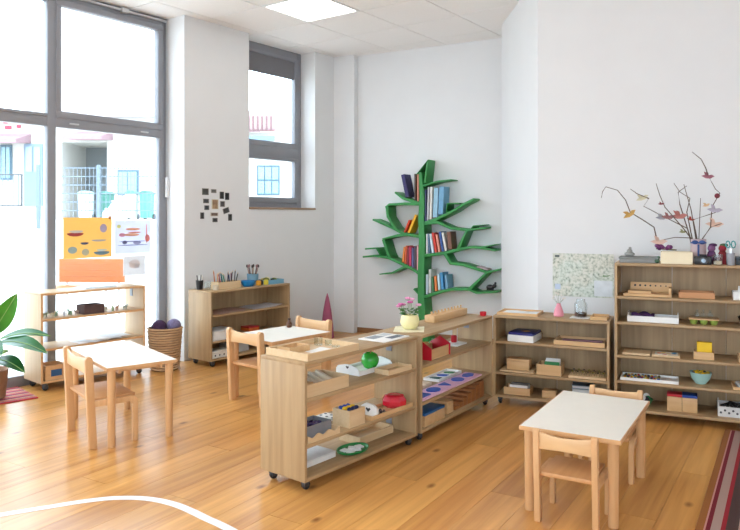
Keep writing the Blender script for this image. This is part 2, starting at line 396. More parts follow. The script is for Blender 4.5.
SG = mat('sign_red', (170, 60, 80), .7)
for u, v, s in ((6, 122, 2.2), (8.5, 127.5, 3), (19, 126.5, 1.8)): fac('sign_mark', u-s, u+s, v-1.6, v+1.6, -.05, 0, SG)
# fence
FYY = 20.0; KF = FYY/700; FZ = 1.5
fe = thing('mesh_fence', 'blue-grey wire mesh fence with posts across the yard', 'fence', (0, FYY, 0))
FB = mat('fence_blue_grey', (96, 110, 122), .5, .04)
fxx = lambda u: (u-370)*KF; fzz = lambda v: 1.58+(217-v)*KF
for u in (-22, 38.5, 98.5, 158): B(fxx(u)-.045, fxx(u)+.045, -.05, .05, FZ-.6, fzz(165)).build('post', FB, fe)
for k in range(6):
    v = 168+k*8.5; B(fxx(61), fxx(158), -.006, .006, fzz(v)-.014, fzz(v)+.014).build('wire', FB, fe)
for k in range(24):
    u = 61+k*4.1; B(fxx(u)-.006, fxx(u)+.006, -.01, 0, FZ, fzz(167)).build('wire', FB, fe)
ga = thing('yard_gate', 'low tubular gate left of the fence post', 'gate', (0, FYY, 0))
for a in ((-20, 22, 174, 175.2), (-20, 22, 205, 206.2), (21, 22.2, 174, 206)): B(fxx(a[0]), fxx(a[1]), -.03, .03, fzz(a[3]), fzz(a[2])).build('rail', DGREY, ga)
for k in range(8): u = -18+k*5.2; B(fxx(u)-.01, fxx(u)+.01, -.01, .01, fzz(205), fzz(174)).build('bar', FB, ga)
# bins
def bin_(x, y, z, wdt, h, body, lid, label):
    t = thing('wheelie_bin', label, 'bin', (x, y, z), random.uniform(-.2, .2), 'bins in the yard')
    MB().prism([(-wdt*.42, .05), (wdt*.42, .05), (wdt*.5, h*.9), (-wdt*.5, h*.9)], -wdt*.5, wdt*.5, 'xz').build('body', body, t, bevel=.02)
    MB().prism([(-wdt*.56, h*.88), (wdt*.56, h*.88), (wdt*.56, h*.93), (wdt*.2, h), (-wdt*.2, h), (-wdt*.56, h*.93)], -wdt*.56, wdt*.56, 'xz').build('lid', lid, t, bevel=.02)
    for s in (-1, 1):
        MB().lathe([(.09, -.03), (.09, .03)], 12).build('wheel', BLACK, t, (s*wdt*.42, wdt*.5, .09), (0, PI/2, 0))
BY = 22.5; KB = BY/700
WB_ = mat('white_bin_plastic', (186, 192, 190), .5, .03); GB = mat('green_bin_plastic', (44, 106, 92), .5, .06); TB_ = mat('teal_bin_plastic', (70, 140, 128), .5, .06)
for u, wp, body, lid, lab in ((86, 11.5, WB_, mat('mint_lid', (130, 160, 150), .5), 'white wheelie bin in front of the open garage'), (101, 11.5, GB, GB, 'green wheelie bin in front of the open garage'), (132, 11, WB_, TB_, 'pale wheelie bin with teal lid below the far window'), (147, 11, TB_, GB, 'teal wheelie bin furthest right in the yard')):
    bin_((u-370)*KB, BY+(.5 if u == 101 else 0), 1.5, wp*KB, .92, body, lid, lab)
for k, (u, s, h) in enumerate(((109.5, .12, .36), (117, .19, .6), (124, .13, .35))):
    sk = MB().lathe([(s*.7, 0), (s, h*.25), (s*.9, h*.6), (s*.35, h*.85), (s*.2, h*.9), (s*.4, h)], 10).build('white_sack', mat('sack_white', (230, 230, 236), .8, .08), None, ((u-370)*KB, BY-.3, 1.5), 0, smooth=True)
    tag(sk, ['small white sack beside the green bin', 'tall tied white sack between the bins', 'short white sack below the far window'][k], 'sack', 'sacks in the yard')
# wooden bench
be = thing('wooden_bench', 'orange wooden slatted bench outside the window', 'bench', (-3.62, 9.2, .46), -.05)
BW = wood('orange_larch', (178, 104, 48), (158, 86, 36), 'x')
for k in range(4): B(-.48, .40, 0, .03, .26+.078*k, .3365+.078*k).build('back_slat', BW, be)
for k in range(4): B(-.48, .40, -.10*k-.09, -.10*k, .20, .225).build('seat_slat', BW, be)
GALV = mat('galvanised_steel', (176, 180, 182), .5, .05)
for x in (-.40, .30):
    B(x, x+.025, -.38, -.355, -.37, .2).build('leg', GALV, be); B(x, x+.025, .03, .055, -.37, .56).build('back_post', GALV, be)
# second building seen through the small window
h2 = thing('roofed_building', 'white building with faded red corrugated roof seen through small window', 'building', (-3.2, 20, 0))
B(-1.6, 2.2, 0, .3, 0, 4.0).build('wall', FW, h2)
rf = MB().prism([(-.5, 3.95), (-.5, 4.02), (2.5, 5.0), (2.5, 4.9)], -1.7, .55, 'yz').build('roof', mat('faded_red_roof', (136, 104, 104), .8, .08), h2)
for k in range(18): B(-1.7+k*.125, -1.65+k*.125, -.56, -.5, 4.0, 4.38).build('roof_rib', mat('roof_rib_red', (112, 84, 84), .8), h2)
B(-1.7, .55, -.7, -.5, 3.70, 3.82).build('gutter', mat('gutter_blue', (100, 130, 150), .5), h2)
wi = B(-.02, .62, -.06, 0, 2.2, 3.05).build('window', mat('window_blue_grey', (70, 96, 110)), h2)
for a in (0, 1, 2):
    for b in (0, 1): B(.02+a*.2, .19+a*.2, -.09, -.06, 2.25+b*.4, 2.6+b*.4).build('pane', mat('far_pane', (120, 150, 160)), h2)

# ================================================================= SHELF UNITS
UN = {'D1': ((-.659, 4.213), -.68), 'D2': ((.05, 5.095), -.592), 'L': ((-1.955, 7.535), -.655), 'W': ((-3.228, 6.527), -.72),
      'B': ((1.039, 5.913), -.425), 'T': ((1.918, 5.491), -.42), 'TR': ((.802, 3.77), -.532), 'TM': ((-1.245, 6.155), -.711), 'TL': ((-2.38, 5.50), -.905)}
def at(u, lx, ly, z):
    (x, y), a = UN[u]; return (x+math.cos(a)*lx-math.sin(a)*ly, y+math.sin(a)*lx+math.cos(a)*ly, z)
def ang(u): return UN[u][1]
TB = .02
def caster(par, x, y, h):
    c = MB().cyl(0, 0, h-.022, h, .022).box(-.014, -.010, -.012, .03, .02, h-.02).box(.010, .014, -.012, .03, .02, h-.02).build('caster', DGREY, par, (x, y, 0), smooth=True)
    MB().lathe([(.012, -.009), (.026, -.009), (.028, 0), (.026, .009), (.012, .009)], 16).build('wheel', BLACK, c, (0, .012, .028), (0, PI/2, 0), smooth=True)
def shelf(name, label, u, L, D, zt, zb, levels, along, back=0, m=(OX, OY, OZ), brackets=False, edge=None):
    t = thing(name, label, 'shelf', (*UN[u][0], 0), ang(u), 'low oak shelf units' if zt < 1 else None)
    mx, my, mz = m
    mh = my if along == 'y' else mx
    def bx(l0, l1, d0, d1, z0, z1):                 # l along the length, d from the BACK to the front
        return B(d0, d1, l0, l1, z0, z1) if along == 'y' else B(l0, l1, D-d1, D-d0, z0, z1)
    for l in (0, L-TB): bx(l, l+TB, 0, D, zb, zt-TB).build('side_panel', mz, t, bevel=.0015)
    bx(0, L, 0, D, zt-TB, zt).build('top_board', mh, t, bevel=.0015)
    bx(TB, L-TB, 0, D, zb, zb+TB).build('bottom_board', mh, t, bevel=.0015)
    for z in levels: bx(TB, L-TB, .012 if back else 0, D-.004, z-TB, z).build('shelf_board', mh, t, bevel=.0015)
    for k in range(back):
        w_ = (L-2*TB)/back
        bx(TB+w_*k+.0015, TB+w_*(k+1)-.0015, 0, .010, zb+TB, zt-TB).build('back_panel', mz, t)
    if edge:
        for l in (0, L-TB): bx(l, l+TB, D, D+.002, zb, zt-TB).build('edge_strip', edge, t)
        bx(0, L, D, D+.002, zt-TB, zt).build('edge_strip', edge, t); bx(TB, L-TB, D, D+.002, zb, zb+TB).build('edge_strip', edge, t)
        for z in levels: bx(TB, L-TB, D-.004, D-.002, z-TB, z).build('edge_strip', edge, t)
    if brackets:
        for z in (zt-.11, zb+.06): bx(L-TB-.004, L-TB, D*.30, D*.30+.05, z-.01, z+.075).build('connector_plate', C((138, 144, 152), .4), t)
    for l in (.05, L-.05):
        for d in (.05, D-.05):
            x, y = (d, l) if along == 'y' else (l, D-d)
            caster(t, x, y, zb)
    return t
shelf('oak_shelf_unit', 'open oak shelf divider nearest the camera with tray and flower pot end', 'D1', 1.116, .37, .75, .065, [.535, .275], 'y', brackets=True)
shelf('oak_shelf_unit', 'open oak shelf divider holding the pink board, behind the nearest divider', 'D2', 1.21, .37, .75, .065, [.535, .275], 'y', brackets=True)
shelf('oak_shelf_unit', 'oak shelf unit against the wall under the small window', 'L', 1.18, .37, .80, .065, [.545, .27], 'y', back=2)
shelf('oak_shelf_unit', 'low oak shelf unit with back panel below the wall map', 'B', .935, .38, .75, .065, [.535, .275], 'x', back=2)
shelf('tall_oak_shelf_unit', 'tall five-tier oak shelf unit at the right edge', 'T', 1.6, .38, 1.22, .065, [.96, .76, .50, .30], 'x', back=4)
shelf('maple_shelf_unit', 'pale open shelf unit standing in front of the large window', 'W', 1.04, .36, .89, .075, [.655, .385], 'y', m=(MAPLE, MAPLE, MAPLE), brackets=True, edge=BEECHX)

# ================================================================= TABLES AND CHAIRS
def table(u, W, D, H, label):
    t = thing('childrens_table', label, 'table', (*UN[u][0], 0), ang(u), 'small white-topped tables')
    B(.006, W-.006, .006, D-.006, H-.022, H).build('table_top', LAMI, t)
    e = .006
    ed = MB().box(0, W, 0, e, H-.022, H-.001).box(0, W, D-e, D, H-.022, H-.001).box(0, e, e, D-e, H-.022, H-.001).box(W-e, W, e, D-e, H-.022, H-.001)
    ed.build('edge_band', BEECHX, t)
    i = .045
    for x in (i, W-i):
        for y in (i, D-i): MB().lathe([(.024, 0), (.026, .006), (.028, H-.022)], 20, x, y).build('leg', BEECH, t, smooth=True)
    j = i+.05
    for a in ((i, W-i, j, j+.018), (i, W-i, D-j-.018, D-j), (j, j+.018, j+.018, D-j-.018), (W-j-.018, W-j, j+.018, D-j-.018)): B(*a, H-.055, H-.022).build('apron', BEECHX, t)
    return t
table('TR', .526, .889, .458, 'white-topped beech table in the right foreground')
table('TM', .57, .71, .545, 'white-topped beech table between the divider and the wall shelf')
table('TL', .97, .50, .555, 'white-topped beech table in front of the window shelf')
def chair(loc, rz, W, SH, H, D, label):
    """origin between the back posts; x across, +y towards the front"""
    t = thing('childrens_chair', label, 'chair', loc, rz, 'small beech chairs')
    pw = .038 if H > .55 else .031; k = W/2
    for s in (-1, 1):
        x0 = s*k-(pw if s > 0 else 0)
        d = .054 if H > .55 else .040; n = 8
        poly = [(-d/2+.012, 0), (d/2+.012, 0), (d/2-.018, H-d/2)]
        poly += [(-.018+d/2*math.cos(PI*i/n), H-d/2+d/2*math.sin(PI*i/n)) for i in range(1, n)]
        poly += [(-d/2-.018, H-d/2)]
        MB().prism(poly, x0, x0+pw, 'yz').build('back_leg', BEECH, t, bevel=.004)
        r = .045; rl = .04; pf = [(D-.036, 0), (D, 0), (D, SH-.012-r)]
        pf += [(D-r+r*math.cos(PI/2*i/6), SH-.012-r+r*math.sin(PI/2*i/6)) for i in range(1, 7)]
        pf += [(.012, SH-.012), (.012, SH-.012-rl), (D-.036-.02, SH-.012-rl), (D-.036, SH-.012-rl-.02)]
        MB().prism(pf, x0+.002, x0+pw-.002, 'yz').build('front_leg', BEECH, t, bevel=.003)
    B(-k+pw, k-pw, -.004, D-.01, SH-.022, SH).build('seat', wood('beech_seat', (216, 164, 112), (196, 140, 90), 'y', rough=.4, grain=34), t, bevel=.004)
    # curved backrest
    n = 10; z0, z1 = H-.125 if H > .55 else H-.105, H-.015; vs = []; fs = []
    for i in range(n+1):
        f = i/n; x = -k+pw*.7+(W-pw*1.4)*f; y = -.016-.02*math.sin(PI*f); zz = z0+.006*math.sin(PI*f)*2; zt = z1-.012*math.sin(PI*f)
        vs += [(x, y-.007, zz), (x, y+.007, zz), (x, y+.007, zt), (x, y-.007, zt)]
    for i in range(n):
        a = 4*i
        for q in ((0, 1, 5, 4), (1, 2, 6, 5), (2, 3, 7, 6), (3, 0, 4, 7)): fs.append(tuple(a+z for z in q))
    fs += [(0, 1, 2, 3), (4*n, 4*n+3, 4*n+2, 4*n+1)]
    MB().add(vs, fs).build('backrest', wood('beech_pale', (234, 196, 148), (216, 170, 120), 'x', rough=.42), t, bevel=.003)
    return t
def tchair(u, lx, ly, flip, dims, label):
    chair(at(u, lx, ly, 0), ang(u)+(PI if flip else 0), *dims, label)
SM = (.325, .265, .49, .30); LG = (.44, .335, .63, .34); LL = (.555, .335, .63, .32)
tchair('TR', .275, -.085, False, SM, 'beech chair with its back to the camera at the right foreground table')
tchair('TR', .305, .985, True, SM, 'beech chair at the far side of the right foreground table')
tchair('TL', .61, -.075, False, LL, 'beech chair pushed up to the table by the window shelf')
tchair('TM', .30, -.045, False, LG, 'beech chair beside the oak divider, near side of the middle table')
tchair('TM', .235, .80, True, LG, 'beech chair at the far side of the middle table')

# ================================================================= TREE BOOKCASE
tr = thing('tree_bookcase', 'bright green tree-shaped bookcase on the back wall', 'bookcase', (BP.x, BP.y, 0), BA)
BR = {'a': [(1.087,2.011),(1.128,2.301),(.976,2.122)], 'b': [(1.06,1.975),(1.258,2.026),(1.447,2.044)], 'c': [(.665,1.9),(.778,1.821),(1.04,1.741)],
'd': [(.527,1.704),(.583,1.743),(.81,1.75),(1.03,1.745)], 'd2': [(.549,1.715),(.561,1.585),(.658,1.448),(.703,1.409)],
'e': [(.337,1.546),(.626,1.437),(.789,1.361),(1.04,1.326)], 'f': [(.483,1.29),(.703,1.341),(.84,1.352)], 'f2': [(.495,1.285),(.561,1.103),(.597,1.047)],
'g': [(.188,1.049),(.37,1.069),(.571,1.045),(.746,.981),(.96,.891),(1.04,.836)], 'g2': [(.223,1.156),(.392,1.169),(.458,1.066)],
'h': [(.438,.829),(.615,.85),(.813,.945)], 'i': [(1.06,1.495),(1.242,1.55),(1.485,1.662),(1.604,1.736),(1.741,1.8)], 'i2': [(1.552,1.747),(1.393,1.747),(1.38,1.63)],
'j': [(1.06,1.499),(1.264,1.512),(1.447,1.437),(1.648,1.418),(1.888,1.451)], 'j2': [(1.709,1.433),(1.735,1.47),(1.866,1.482)], 'j3': [(1.537,1.181),(1.648,1.415)],
'k': [(1.06,1.085),(1.356,1.129),(1.537,1.176),(1.692,1.21),(1.824,1.203),(2.014,1.177)], 'k2': [(1.831,1.209),(2.014,1.248)],
'l': [(1.356,1.125),(1.436,1.004),(1.605,.989),(1.78,.943),(1.91,.907),(2.088,.954)], 'l2': [(1.682,.69),(1.898,.9)],
'm': [(1.06,.555),(1.242,.625),(1.447,.678),(1.682,.689),(1.773,.653),(2.039,.678)], 'o': [(1.04,.56),(.936,.663)]}
MB().strip([(1.025,2.15),(1.052,1.859),(1.038,1.542),(1.052,1.288),(1.038,.907),(1.038,.526),(1.055,.25),(1.08,0)], [.035,.064,.078,.085,.088,.09,.096,.12], -.245, -.002).build('trunk', GREEN, tr, bevel=.003)
TW = {'a': .022, 'b': .02, 'h': .022, 'k2': .016, 'j2': .016, 'i2': .018, 'g2': .018, 'o': .02}
for k, p in BR.items():
    w0 = TW.get(k, .034)*1.2; m_ = len(p)
    ws_ = [w0*(1-.45*i/(m_-1)) for i in range(m_)]
    if k in 'cdefghgo': ws_ = ws_[::-1]
    off = (list(BR).index(k) % 3)*.0012
    MB().strip(p, ws_, -.24+off, -.003-off).build('branch', GREEN, tr, bevel=.003)
def zon(k, x):
    p = BR[k]
    for (x0, z0), (x1, z1) in zip(p, p[1:]):
        if min(x0, x1) <= x <= max(x0, x1): return z0+(z1-z0)*(x-x0)/(x1-x0)
    return p[0][1]
def tw(x, y, z):                                                   # tree-local to world
    return (BP.x+BD.x*x-BD.y*y, BP.y+BD.y*x+BD.x*y, z)
def book(loc, rot, T, H, D, cover, label, group, pages=True):
    t = thing('book', label, 'book', loc, 0, group); t.rotation_euler = rot
    c = .0025
    MB().box(-T/2, -T/2+c, -D/2, D/2, 0, H).box(T/2-c, T/2, -D/2, D/2, 0, H).box(-T/2+c, T/2-c, -D/2, -D/2+c, 0, H).build('cover', cover, t)
    B(-T/2+c, T/2-c, -D/2+c, D/2-.004, .004, H-.004).build('page_block', WHITE, t)
    return t
BK = [('c', .84, .30, .050, (44, 36, 92), -.22, 'wide dark blue book leaning on the top left branch'), ('c', .95, .34, .022, (72, 54, 40), 0, 'slim brown book upright on the top left branch'), ('c', .99, .345, .024, (190, 120, 96), 0, 'tan book next to the trunk on the top left branch'),
('i', 1.095, .40, .016, (60, 70, 110), 0, 'thin navy book next to the trunk, upper right branch'), ('i', 1.125, .42, .018, (196, 200, 206), .03, 'pale grey tall book on the upper right branch'), ('i', 1.165, .41, .026, (232, 228, 220), .03, 'white tall book on the upper right branch'),
('i', 1.225, .37, .06, (150, 190, 212), .05, 'thick light blue picture book on the upper right branch'), ('i', 1.30, .35, .065, (112, 164, 198), .05, 'thick mid blue picture book at the end of the upper right row'),
('e', .86, .25, .030, (240, 180, 30), .42, 'yellow book leaning on the middle left branch'), ('e', .80, .17, .02, (214, 70, 36), .42, 'red book tucked under the leaning yellow book'),
('k', 1.115, .25, .020, (222, 226, 228), 0, 'white book next to the trunk, middle right branch'), ('k', 1.15, .25, .030, (90, 120, 150), -.10, 'steel blue book on the middle right branch'), ('k', 1.195, .24, .030, (206, 222, 230), -.14, 'pale blue book on the middle right branch'), ('k', 1.24, .25, .028, (214, 66, 58), -.18, 'red book leaning on the middle right branch'),
('k', 1.285, .22, .028, (232, 150, 130), -.18, 'salmon book leaning on the middle right branch'), ('k', 1.33, .25, .026, (60, 92, 160), -.16, 'blue book leaning on the middle right branch'), ('k', 1.37, .23, .028, (226, 226, 222), -.18, 'white book leaning on the middle right branch'), ('k', 1.43, .22, .05, (124, 84, 66), -.10, 'thick brown book at the end of the middle right row'),
('g', .775, .20, .024, (226, 140, 60), .12, 'orange book first in the lower left row'), ('g', .81, .23, .022, (214, 96, 60), .08, 'rust book second in the lower left row'), ('g', .845, .22, .022, (150, 60, 70), .04, 'dark red book in the lower left row'), ('g', .88, .25, .026, (206, 56, 92), 0, 'crimson book in the lower left row'), ('g', .915, .25, .022, (110, 112, 160), 0, 'violet book in the lower left row'), ('g', .95, .29, .020, (96, 80, 90), 0, 'dark tall book in the lower left row'), ('g', .985, .32, .022, (222, 160, 168), 0, 'pink tall book next to the trunk in the lower left row'),
('m', 1.115, .25, .026, (186, 206, 218), 0, 'pale blue book next to the trunk, lowest right branch'), ('m', 1.155, .30, .030, (206, 210, 206), 0, 'tall white book on the lowest right branch'), ('m', 1.20, .19, .026, (64, 122, 84), -.06, 'dark green book on the lowest right branch'), ('m', 1.24, .19, .028, (226, 130, 70), -.06, 'orange book on the lowest right branch'), ('m', 1.285, .20, .032, (190, 214, 220), -.08, 'pale cyan book on the lowest right branch'), ('m', 1.33, .21, .036, (70, 146, 200), -.10, 'bright blue book on the lowest right branch'), ('m', 1.385, .17, .034, (112, 160, 190), -.08, 'small blue book at the end of the lowest right row')]
for k, x, h, T, c, tilt, lab in BK:
    book(tw(x, -.135, max(zon(k, x-T/2), zon(k, x+T/2))+.020+abs(math.sin(tilt))*T*.5), (0, tilt, BA), T*.95, h, .19, C(c, .5), lab, 'books in the tree bookcase')
mg = B(-.07, .07, -.085, .085, 0, .012).build('magazine', C((196, 170, 176)), None, tw(1.84, -.13, .948), (0, .24, BA)); tag(mg, 'pink and grey magazine lying on the right branch', 'magazine')
ty = MB().ball((0, 0, .035), (.05, .035, .035)).ball((.055, 0, .055), .025).ball((.065, .015, .085), (.01, .006, .018)).ball((.065, -.015, .085), (.01, .006, .018))
for sx in (-.03, .03):
    for sy in (-.02, .02): ty.cyl(sx, sy, 0, .03, .009, n=8)
ty = ty.build('toy_animal', BLACK, None, tw(1.93, -.17, .688), BA, smooth=True); tag(ty, 'small black toy animal on the lowest right branch', 'toy')

# ================================================================= ITEM BUILDERS
def tray(name, label, u, lx, ly, z, sx, sy, h, m=TRAYW, cat='tray', t=.008, rot=0, group=None, handles=False):
    """open tray or box centred at lx, ly on the shelf u"""
    o = thing(name, label, cat, at(u, lx, ly, z), ang(u)+rot, group); X, Y = sx/2, sy/2
    B(-X, X, -Y, Y, 0, t).build('base', m, o)
    for a in ((-X, X, -Y, -Y+t), (-X, X, Y-t, Y), (-X, -X+t, -Y+t, Y-t), (X-t, X, -Y+t, Y-t)): B(*a, t, h).build('side', m, o)
    return o
def block(name, label, u, lx, ly, z, sx, sy, h, m, cat, rot=0, lid=None, bevel=.002, group=None):
    """closed box: body and lid"""
    o = thing(name, label, cat, at(u, lx, ly, z), ang(u)+rot, group); X, Y = sx/2, sy/2
    lt = min(.02, h*.3)
    B(-X, X, -Y, Y, 0, h-lt).build('body', m, o, bevel=bevel)
    B(-X, X, -Y, Y, h-lt+.001, h).build('lid', lid or m, o, bevel=bevel)
    return o
def single(mb, name, label, cat, u, lx, ly, z, m, rot=0, group=None, smooth=True, bevel=0):
    return tag(mb.build(name, m, None, at(u, lx, ly, z), ang(u)+rot, smooth=smooth, bevel=bevel), label, cat, group)
def sheet(name, label, u, lx, ly, z, sx, sy, m, rot=0, cat='paper', group=None):
    n = 6; vs = []; fs = []
    for i in range(n+1):
        for j in range(n+1):
            zz = .0025+.002*math.sin(i*1.3+j*.7+lx*9)
            vs += [(-sx/2+sx*i/n, -sy/2+sy*j/n, zz)]
    q = len(vs); vs += [(a, b, c-.0016) for a, b, c in vs]; e = n+1
    for i in range(n):
        for j in range(n):
            a = i*e+j; fs += [(a, a+e, a+e+1, a+1), (q+a, q+a+1, q+a+e+1, q+a+e)]
    for i in range(n):
        fs += [(i, i+1, q+i+1, q+i), (n*e+i, q+n*e+i, q+n*e+i+1, n*e+i+1), (i*e, q+i*e, q+(i+1)*e, (i+1)*e), (i*e+n, (i+1)*e+n, q+(i+1)*e+n, q+i*e+n)]
    return tag(MB().add(vs, fs).build(name, m, None, at(u, lx, ly, z), ang(u)+rot), label, cat, group)

# ================================================================= DIVIDER, UNIT 1
z = .75
tray('activity_tray', 'large shallow wooden activity tray on the near end of the divider', 'D1', .185, .265, z, .35, .46, .042, PALEW, t=.012)
tray('wooden_insert_box', 'small wooden compartment box inside the large activity tray', 'D1', .11, .17, z+.0125, .11, .17, .035, TRAYW, 'box')
sheet('paper', 'white paper lying in the large activity tray', 'D1', .24, .28, z+.0125, .13, .17, WHITE, .2)
for k, (x, y, r, h) in enumerate(((.10, .40, .028, .05), (.15, .44, .022, .035), (.23, .42, .026, .012))):
    single(MB().lathe([(r*.8, 0), (r, .004), (r, h), (r*.9, h), (r*.88, .006), (.0001, .006)], 18), 'glass_dish', ['tall glass pot at the back of the activity tray', 'short glass pot beside the tall one in the activity tray', 'flat glass dish in the activity tray'][k], 'dish', 'D1', x, y, z+.0125, CLEAR)
o = thing('picture_folder', 'white folder with grey pictures on the divider top', 'folder', at('D1', .22, .93, z), ang('D1')+.05)
B(-.11, .11, -.15, .15, 0, .007).build('cover', WHITE, o, bevel=.002)
B(-.09, -.01, -.11, .02, .007, .008).build('picture', C((150, 156, 162)), o); B(.02, .08, -.02, .13, .007, .008).build('picture', C((96, 104, 114)), o); B(-.09, -.02, .04, .13, .007, .008).build('picture', C((196, 200, 204)), o)
# flower pot on its mat
sheet('cloth_mat', 'small cream cloth mat under the flower pot', 'D2', .16, .19, z, .22, .26, C((236, 228, 196)), .5, 'mat')
fp = thing('flower_pot', 'round cream pot of pink cyclamen on the divider', 'potted plant', at('D2', .16, .20, z+.006), 0); fp.scale = (.8, .8, .85)
MB().lathe([(.05, 0), (.075, .02), (.09, .06), (.082, .10), (.07, .12), (.064, .12), (.07, .09), (.0001, .085)], 28).build('pot', CREAM, fp, smooth=True)
for k in range(26):
    a = random.uniform(0, 2*PI); r = random.uniform(.01, .075); zz = .13+random.uniform(-.01, .05); s = random.uniform(.022, .034); b = random.uniform(-.5, .5)
    lf = MB().add([(s*x*1.2, s*y, s*zq) for x, y, zq in ((0, 0, 0), (.5, .55, .1), (1.2, .35, 0), (1.6, 0, -.15), (1.2, -.35, 0), (.5, -.55, .1))]+[(s*x*1.2, s*y, s*zq-.0015) for x, y, zq in ((0, 0, 0), (.5, .55, .1), (1.2, .35, 0), (1.6, 0, -.15), (1.2, -.35, 0), (.5, -.55, .1))], [(0, 1, 2, 3, 4, 5), (11, 10, 9, 8, 7, 6)]+[(i, 6+i, 6+(i+1) % 6, (i+1) % 6) for i in range(6)])
    lf.build('leaf', C((60, 112, 52), .45, .2), fp, (r*math.cos(a), r*math.sin(a), zz), (b, random.uniform(-.4, .2), a))
for k, (x, y, zz) in enumerate(((-.02, .0, .26), (.02, .02, .25), (-.085, -.02, .21), (-.065, .01, .205), (.08, .02, .20), (.0, -.03, .23), (-.10, .01, .19))):
    MB().tube([(x*.3, y*.3, .12), (x*.8, y*.8, zz-.06), (x, y, zz)], .0022, 5).build('stem', C((120, 150, 90)), fp)
    fl = MB()
    for q in range(5): fl.ball((x+.014*math.cos(q*1.257), y+.014*math.sin(q*1.257), zz+.004), (.015, .015, .011), 8, 5)
    fl.build('blossom', C(((226, 150, 190), (236, 176, 206), (204, 104, 160))[k % 3], .6, .15), fp, smooth=True)
# cylinder block with knobs
o = thing('cylinder_block', 'long beech block with a row of small knobs', 'block', at('D2', .12, .86, z), ang('D2'))
B(-.045, .045, -.29, .29, 0, .055).build('body', TRAYY, o, bevel=.003)
for k in range(10):
    y = -.255+.0567*k
    MB().lathe([(.018, .0552), (.018, .058), (.006, .0585), (.005, .068), (.009, .074), (.007, .082), (.0002, .084)], 12, 0, y).build('knob_cylinder', TRAYW, o, smooth=True)
single(MB().lathe([(.02, 0), (.026, .004), (.028, .035), (.024, .035), (.02, .006), (.0001, .006)], 18), 'red_cup', 'small red cup at the far corner of the divider', 'cup', 'D2', .31, 1.15, z, RED)
# shelf 1
z = .535
o = tray('compartment_box', 'pale wooden box with sloping compartments on the upper divider shelf', 'D1', .235, .225, z, .22, .38, .075, PALEW, 'box', t=.009)
for k in range(4): MB().prism([(-.10, .009), (.10, .009), (.10, .03), (-.10, .088)], -.09+.066*k, -.068+.066*k, 'xz').build('divider', C((240, 228, 206)), o)
B(-.10, .10, -.178, -.12, .010, .082).build('drawer', TRAYW, o)
for k in range(7): single(MB().ball((0, 0, .008), .008, 8, 6), 'bead', 'tiny brown bead on the drawer of the compartment box', 'bead', 'D1', .17+.03*(k % 4), .065+.02*(k//4), z+.083, DARKW, group='beads on the compartment box')
sheet('green_card', 'dark green card behind the apple', 'D1', .07, .52, z, .11, .17, C((38, 104, 88)), 0, 'card')
o = tray('heart_tray', 'white tray with heart cut-out handles under the green apple', 'D1', .12, .84, z, .20, .36, .03, WHITE, t=.009)
for s in (-1, 1):
    MB().prism([(-.10, .0302), (.10, .0302), (.085, .05), (.03, .062), (0, .066), (-.03, .062), (-.085, .05)], s*.176-.004, s*.176+.004, 'xz').build('handle_board', WHITE, o)
    MB().prism([(0, .036), (.014, .049), (.008, .056), (0, .051), (-.008, .056), (-.014, .049)], s*.1805-.0004, s*.1805+.0004, 'xz').build('heart', C((70, 60, 60)), o)
o = thing('green_apple', 'shiny bright green toy apple on the heart tray', 'apple', at('D1', .16, .85, z+.0095), 0)
MB().lathe([(.0002, .012), (.02, .003), (.042, .012), (.06, .045), (.062, .07), (.05, .10), (.03, .112), (.012, .104), (.0002, .098)], 28).build('fruit', mat('apple_green', (54, 178, 60), .25, .08, 8, coat=.4), o, smooth=True)
MB().tube([(0, 0, .098), (.003, 0, .112), (.009, 0, .124)], .003, 6).build('stalk', DARKW, o)
tray('shallow_wooden_frame', 'shallow pale wooden tray in front of the green apple', 'D1', .30, .93, z, .12, .26, .032, PALEW)
# shelf 2
z = .275
o = thing('wavy_tray', 'wooden tray with scalloped front edge on the middle divider shelf', 'tray', at('D1', .25, .175, z), ang('D1'))
B(-.11, .11, -.14, .14, 0, .008).build('base', PALEW, o)
sc = [(-.14, .008), (.14, .008), (.14, .042)]+[(.14-.28*i/24, .034+.009*math.cos(i/24*6*PI)) for i in range(1, 24)]+[(-.14, .042)]
MB().prism(sc, .102, .11, 'yz').build('front_board', PALEW, o); MB().prism(sc, -.11, -.102, 'yz').build('back_board', PALEW, o)
for s in (-1, 1): B(-.102, .102, s*.136-.004, s*.136+.004, .008, .042).build('end_board', PALEW, o)
tray('grey_box', 'grey open box of purple stones in the scalloped tray', 'D1', .25, .165, z+.0085, .15, .22, .075, C((132, 134, 140)), 'box', t=.006)
for k in range(16): single(MB().ball((0, 0, .012), (.018, .014, .012), 9, 6), 'stone', 'polished purple stone in the grey box', 'stone', 'D1', .205+.03*(k % 4)+random.uniform(-.004, .004), .09+.045*(k//4), z+.045+.006*(k % 3), C((64, 50, 110), .25), random.random()*3, 'purple stones')
o = tray('bead_box', 'square wooden box with blue and yellow pieces on the middle divider shelf', 'D1', .28, .49, z, .14, .15, .105, PALEW, 'box', t=.008)
for k in range(9): single(MB().ball((0, 0, .015), (.02, .014, .014), 9, 6), 'toy_piece', '%s piece heaped in the square wooden box' % ['blue', 'yellow', 'navy'][k % 3], 'toy piece', 'D1', .245+.034*(k % 3), .455+.034*(k//3), z+.088, [BLUE, YEL, C((34, 44, 90))][k % 3], k, 'pieces in the square box')
o = thing('domino_board', 'white board with black dots behind the square wooden box', 'board', at('D1', .09, .40, z), ang('D1'))
B(-.07, .07, -.16, .16, 0, .012).build('board', WHITE, o, bevel=.002)
for k in range(21): MB().cyl(-.05+.05*(k % 3), -.135+.045*(k//3), .012, .013, .010, n=10).build('dot', BLACK, o)
tray('long_tray', 'long wooden tray with white heart board and red bowl', 'D1', .275, .845, z, .165, .46, .026, TRAYY)
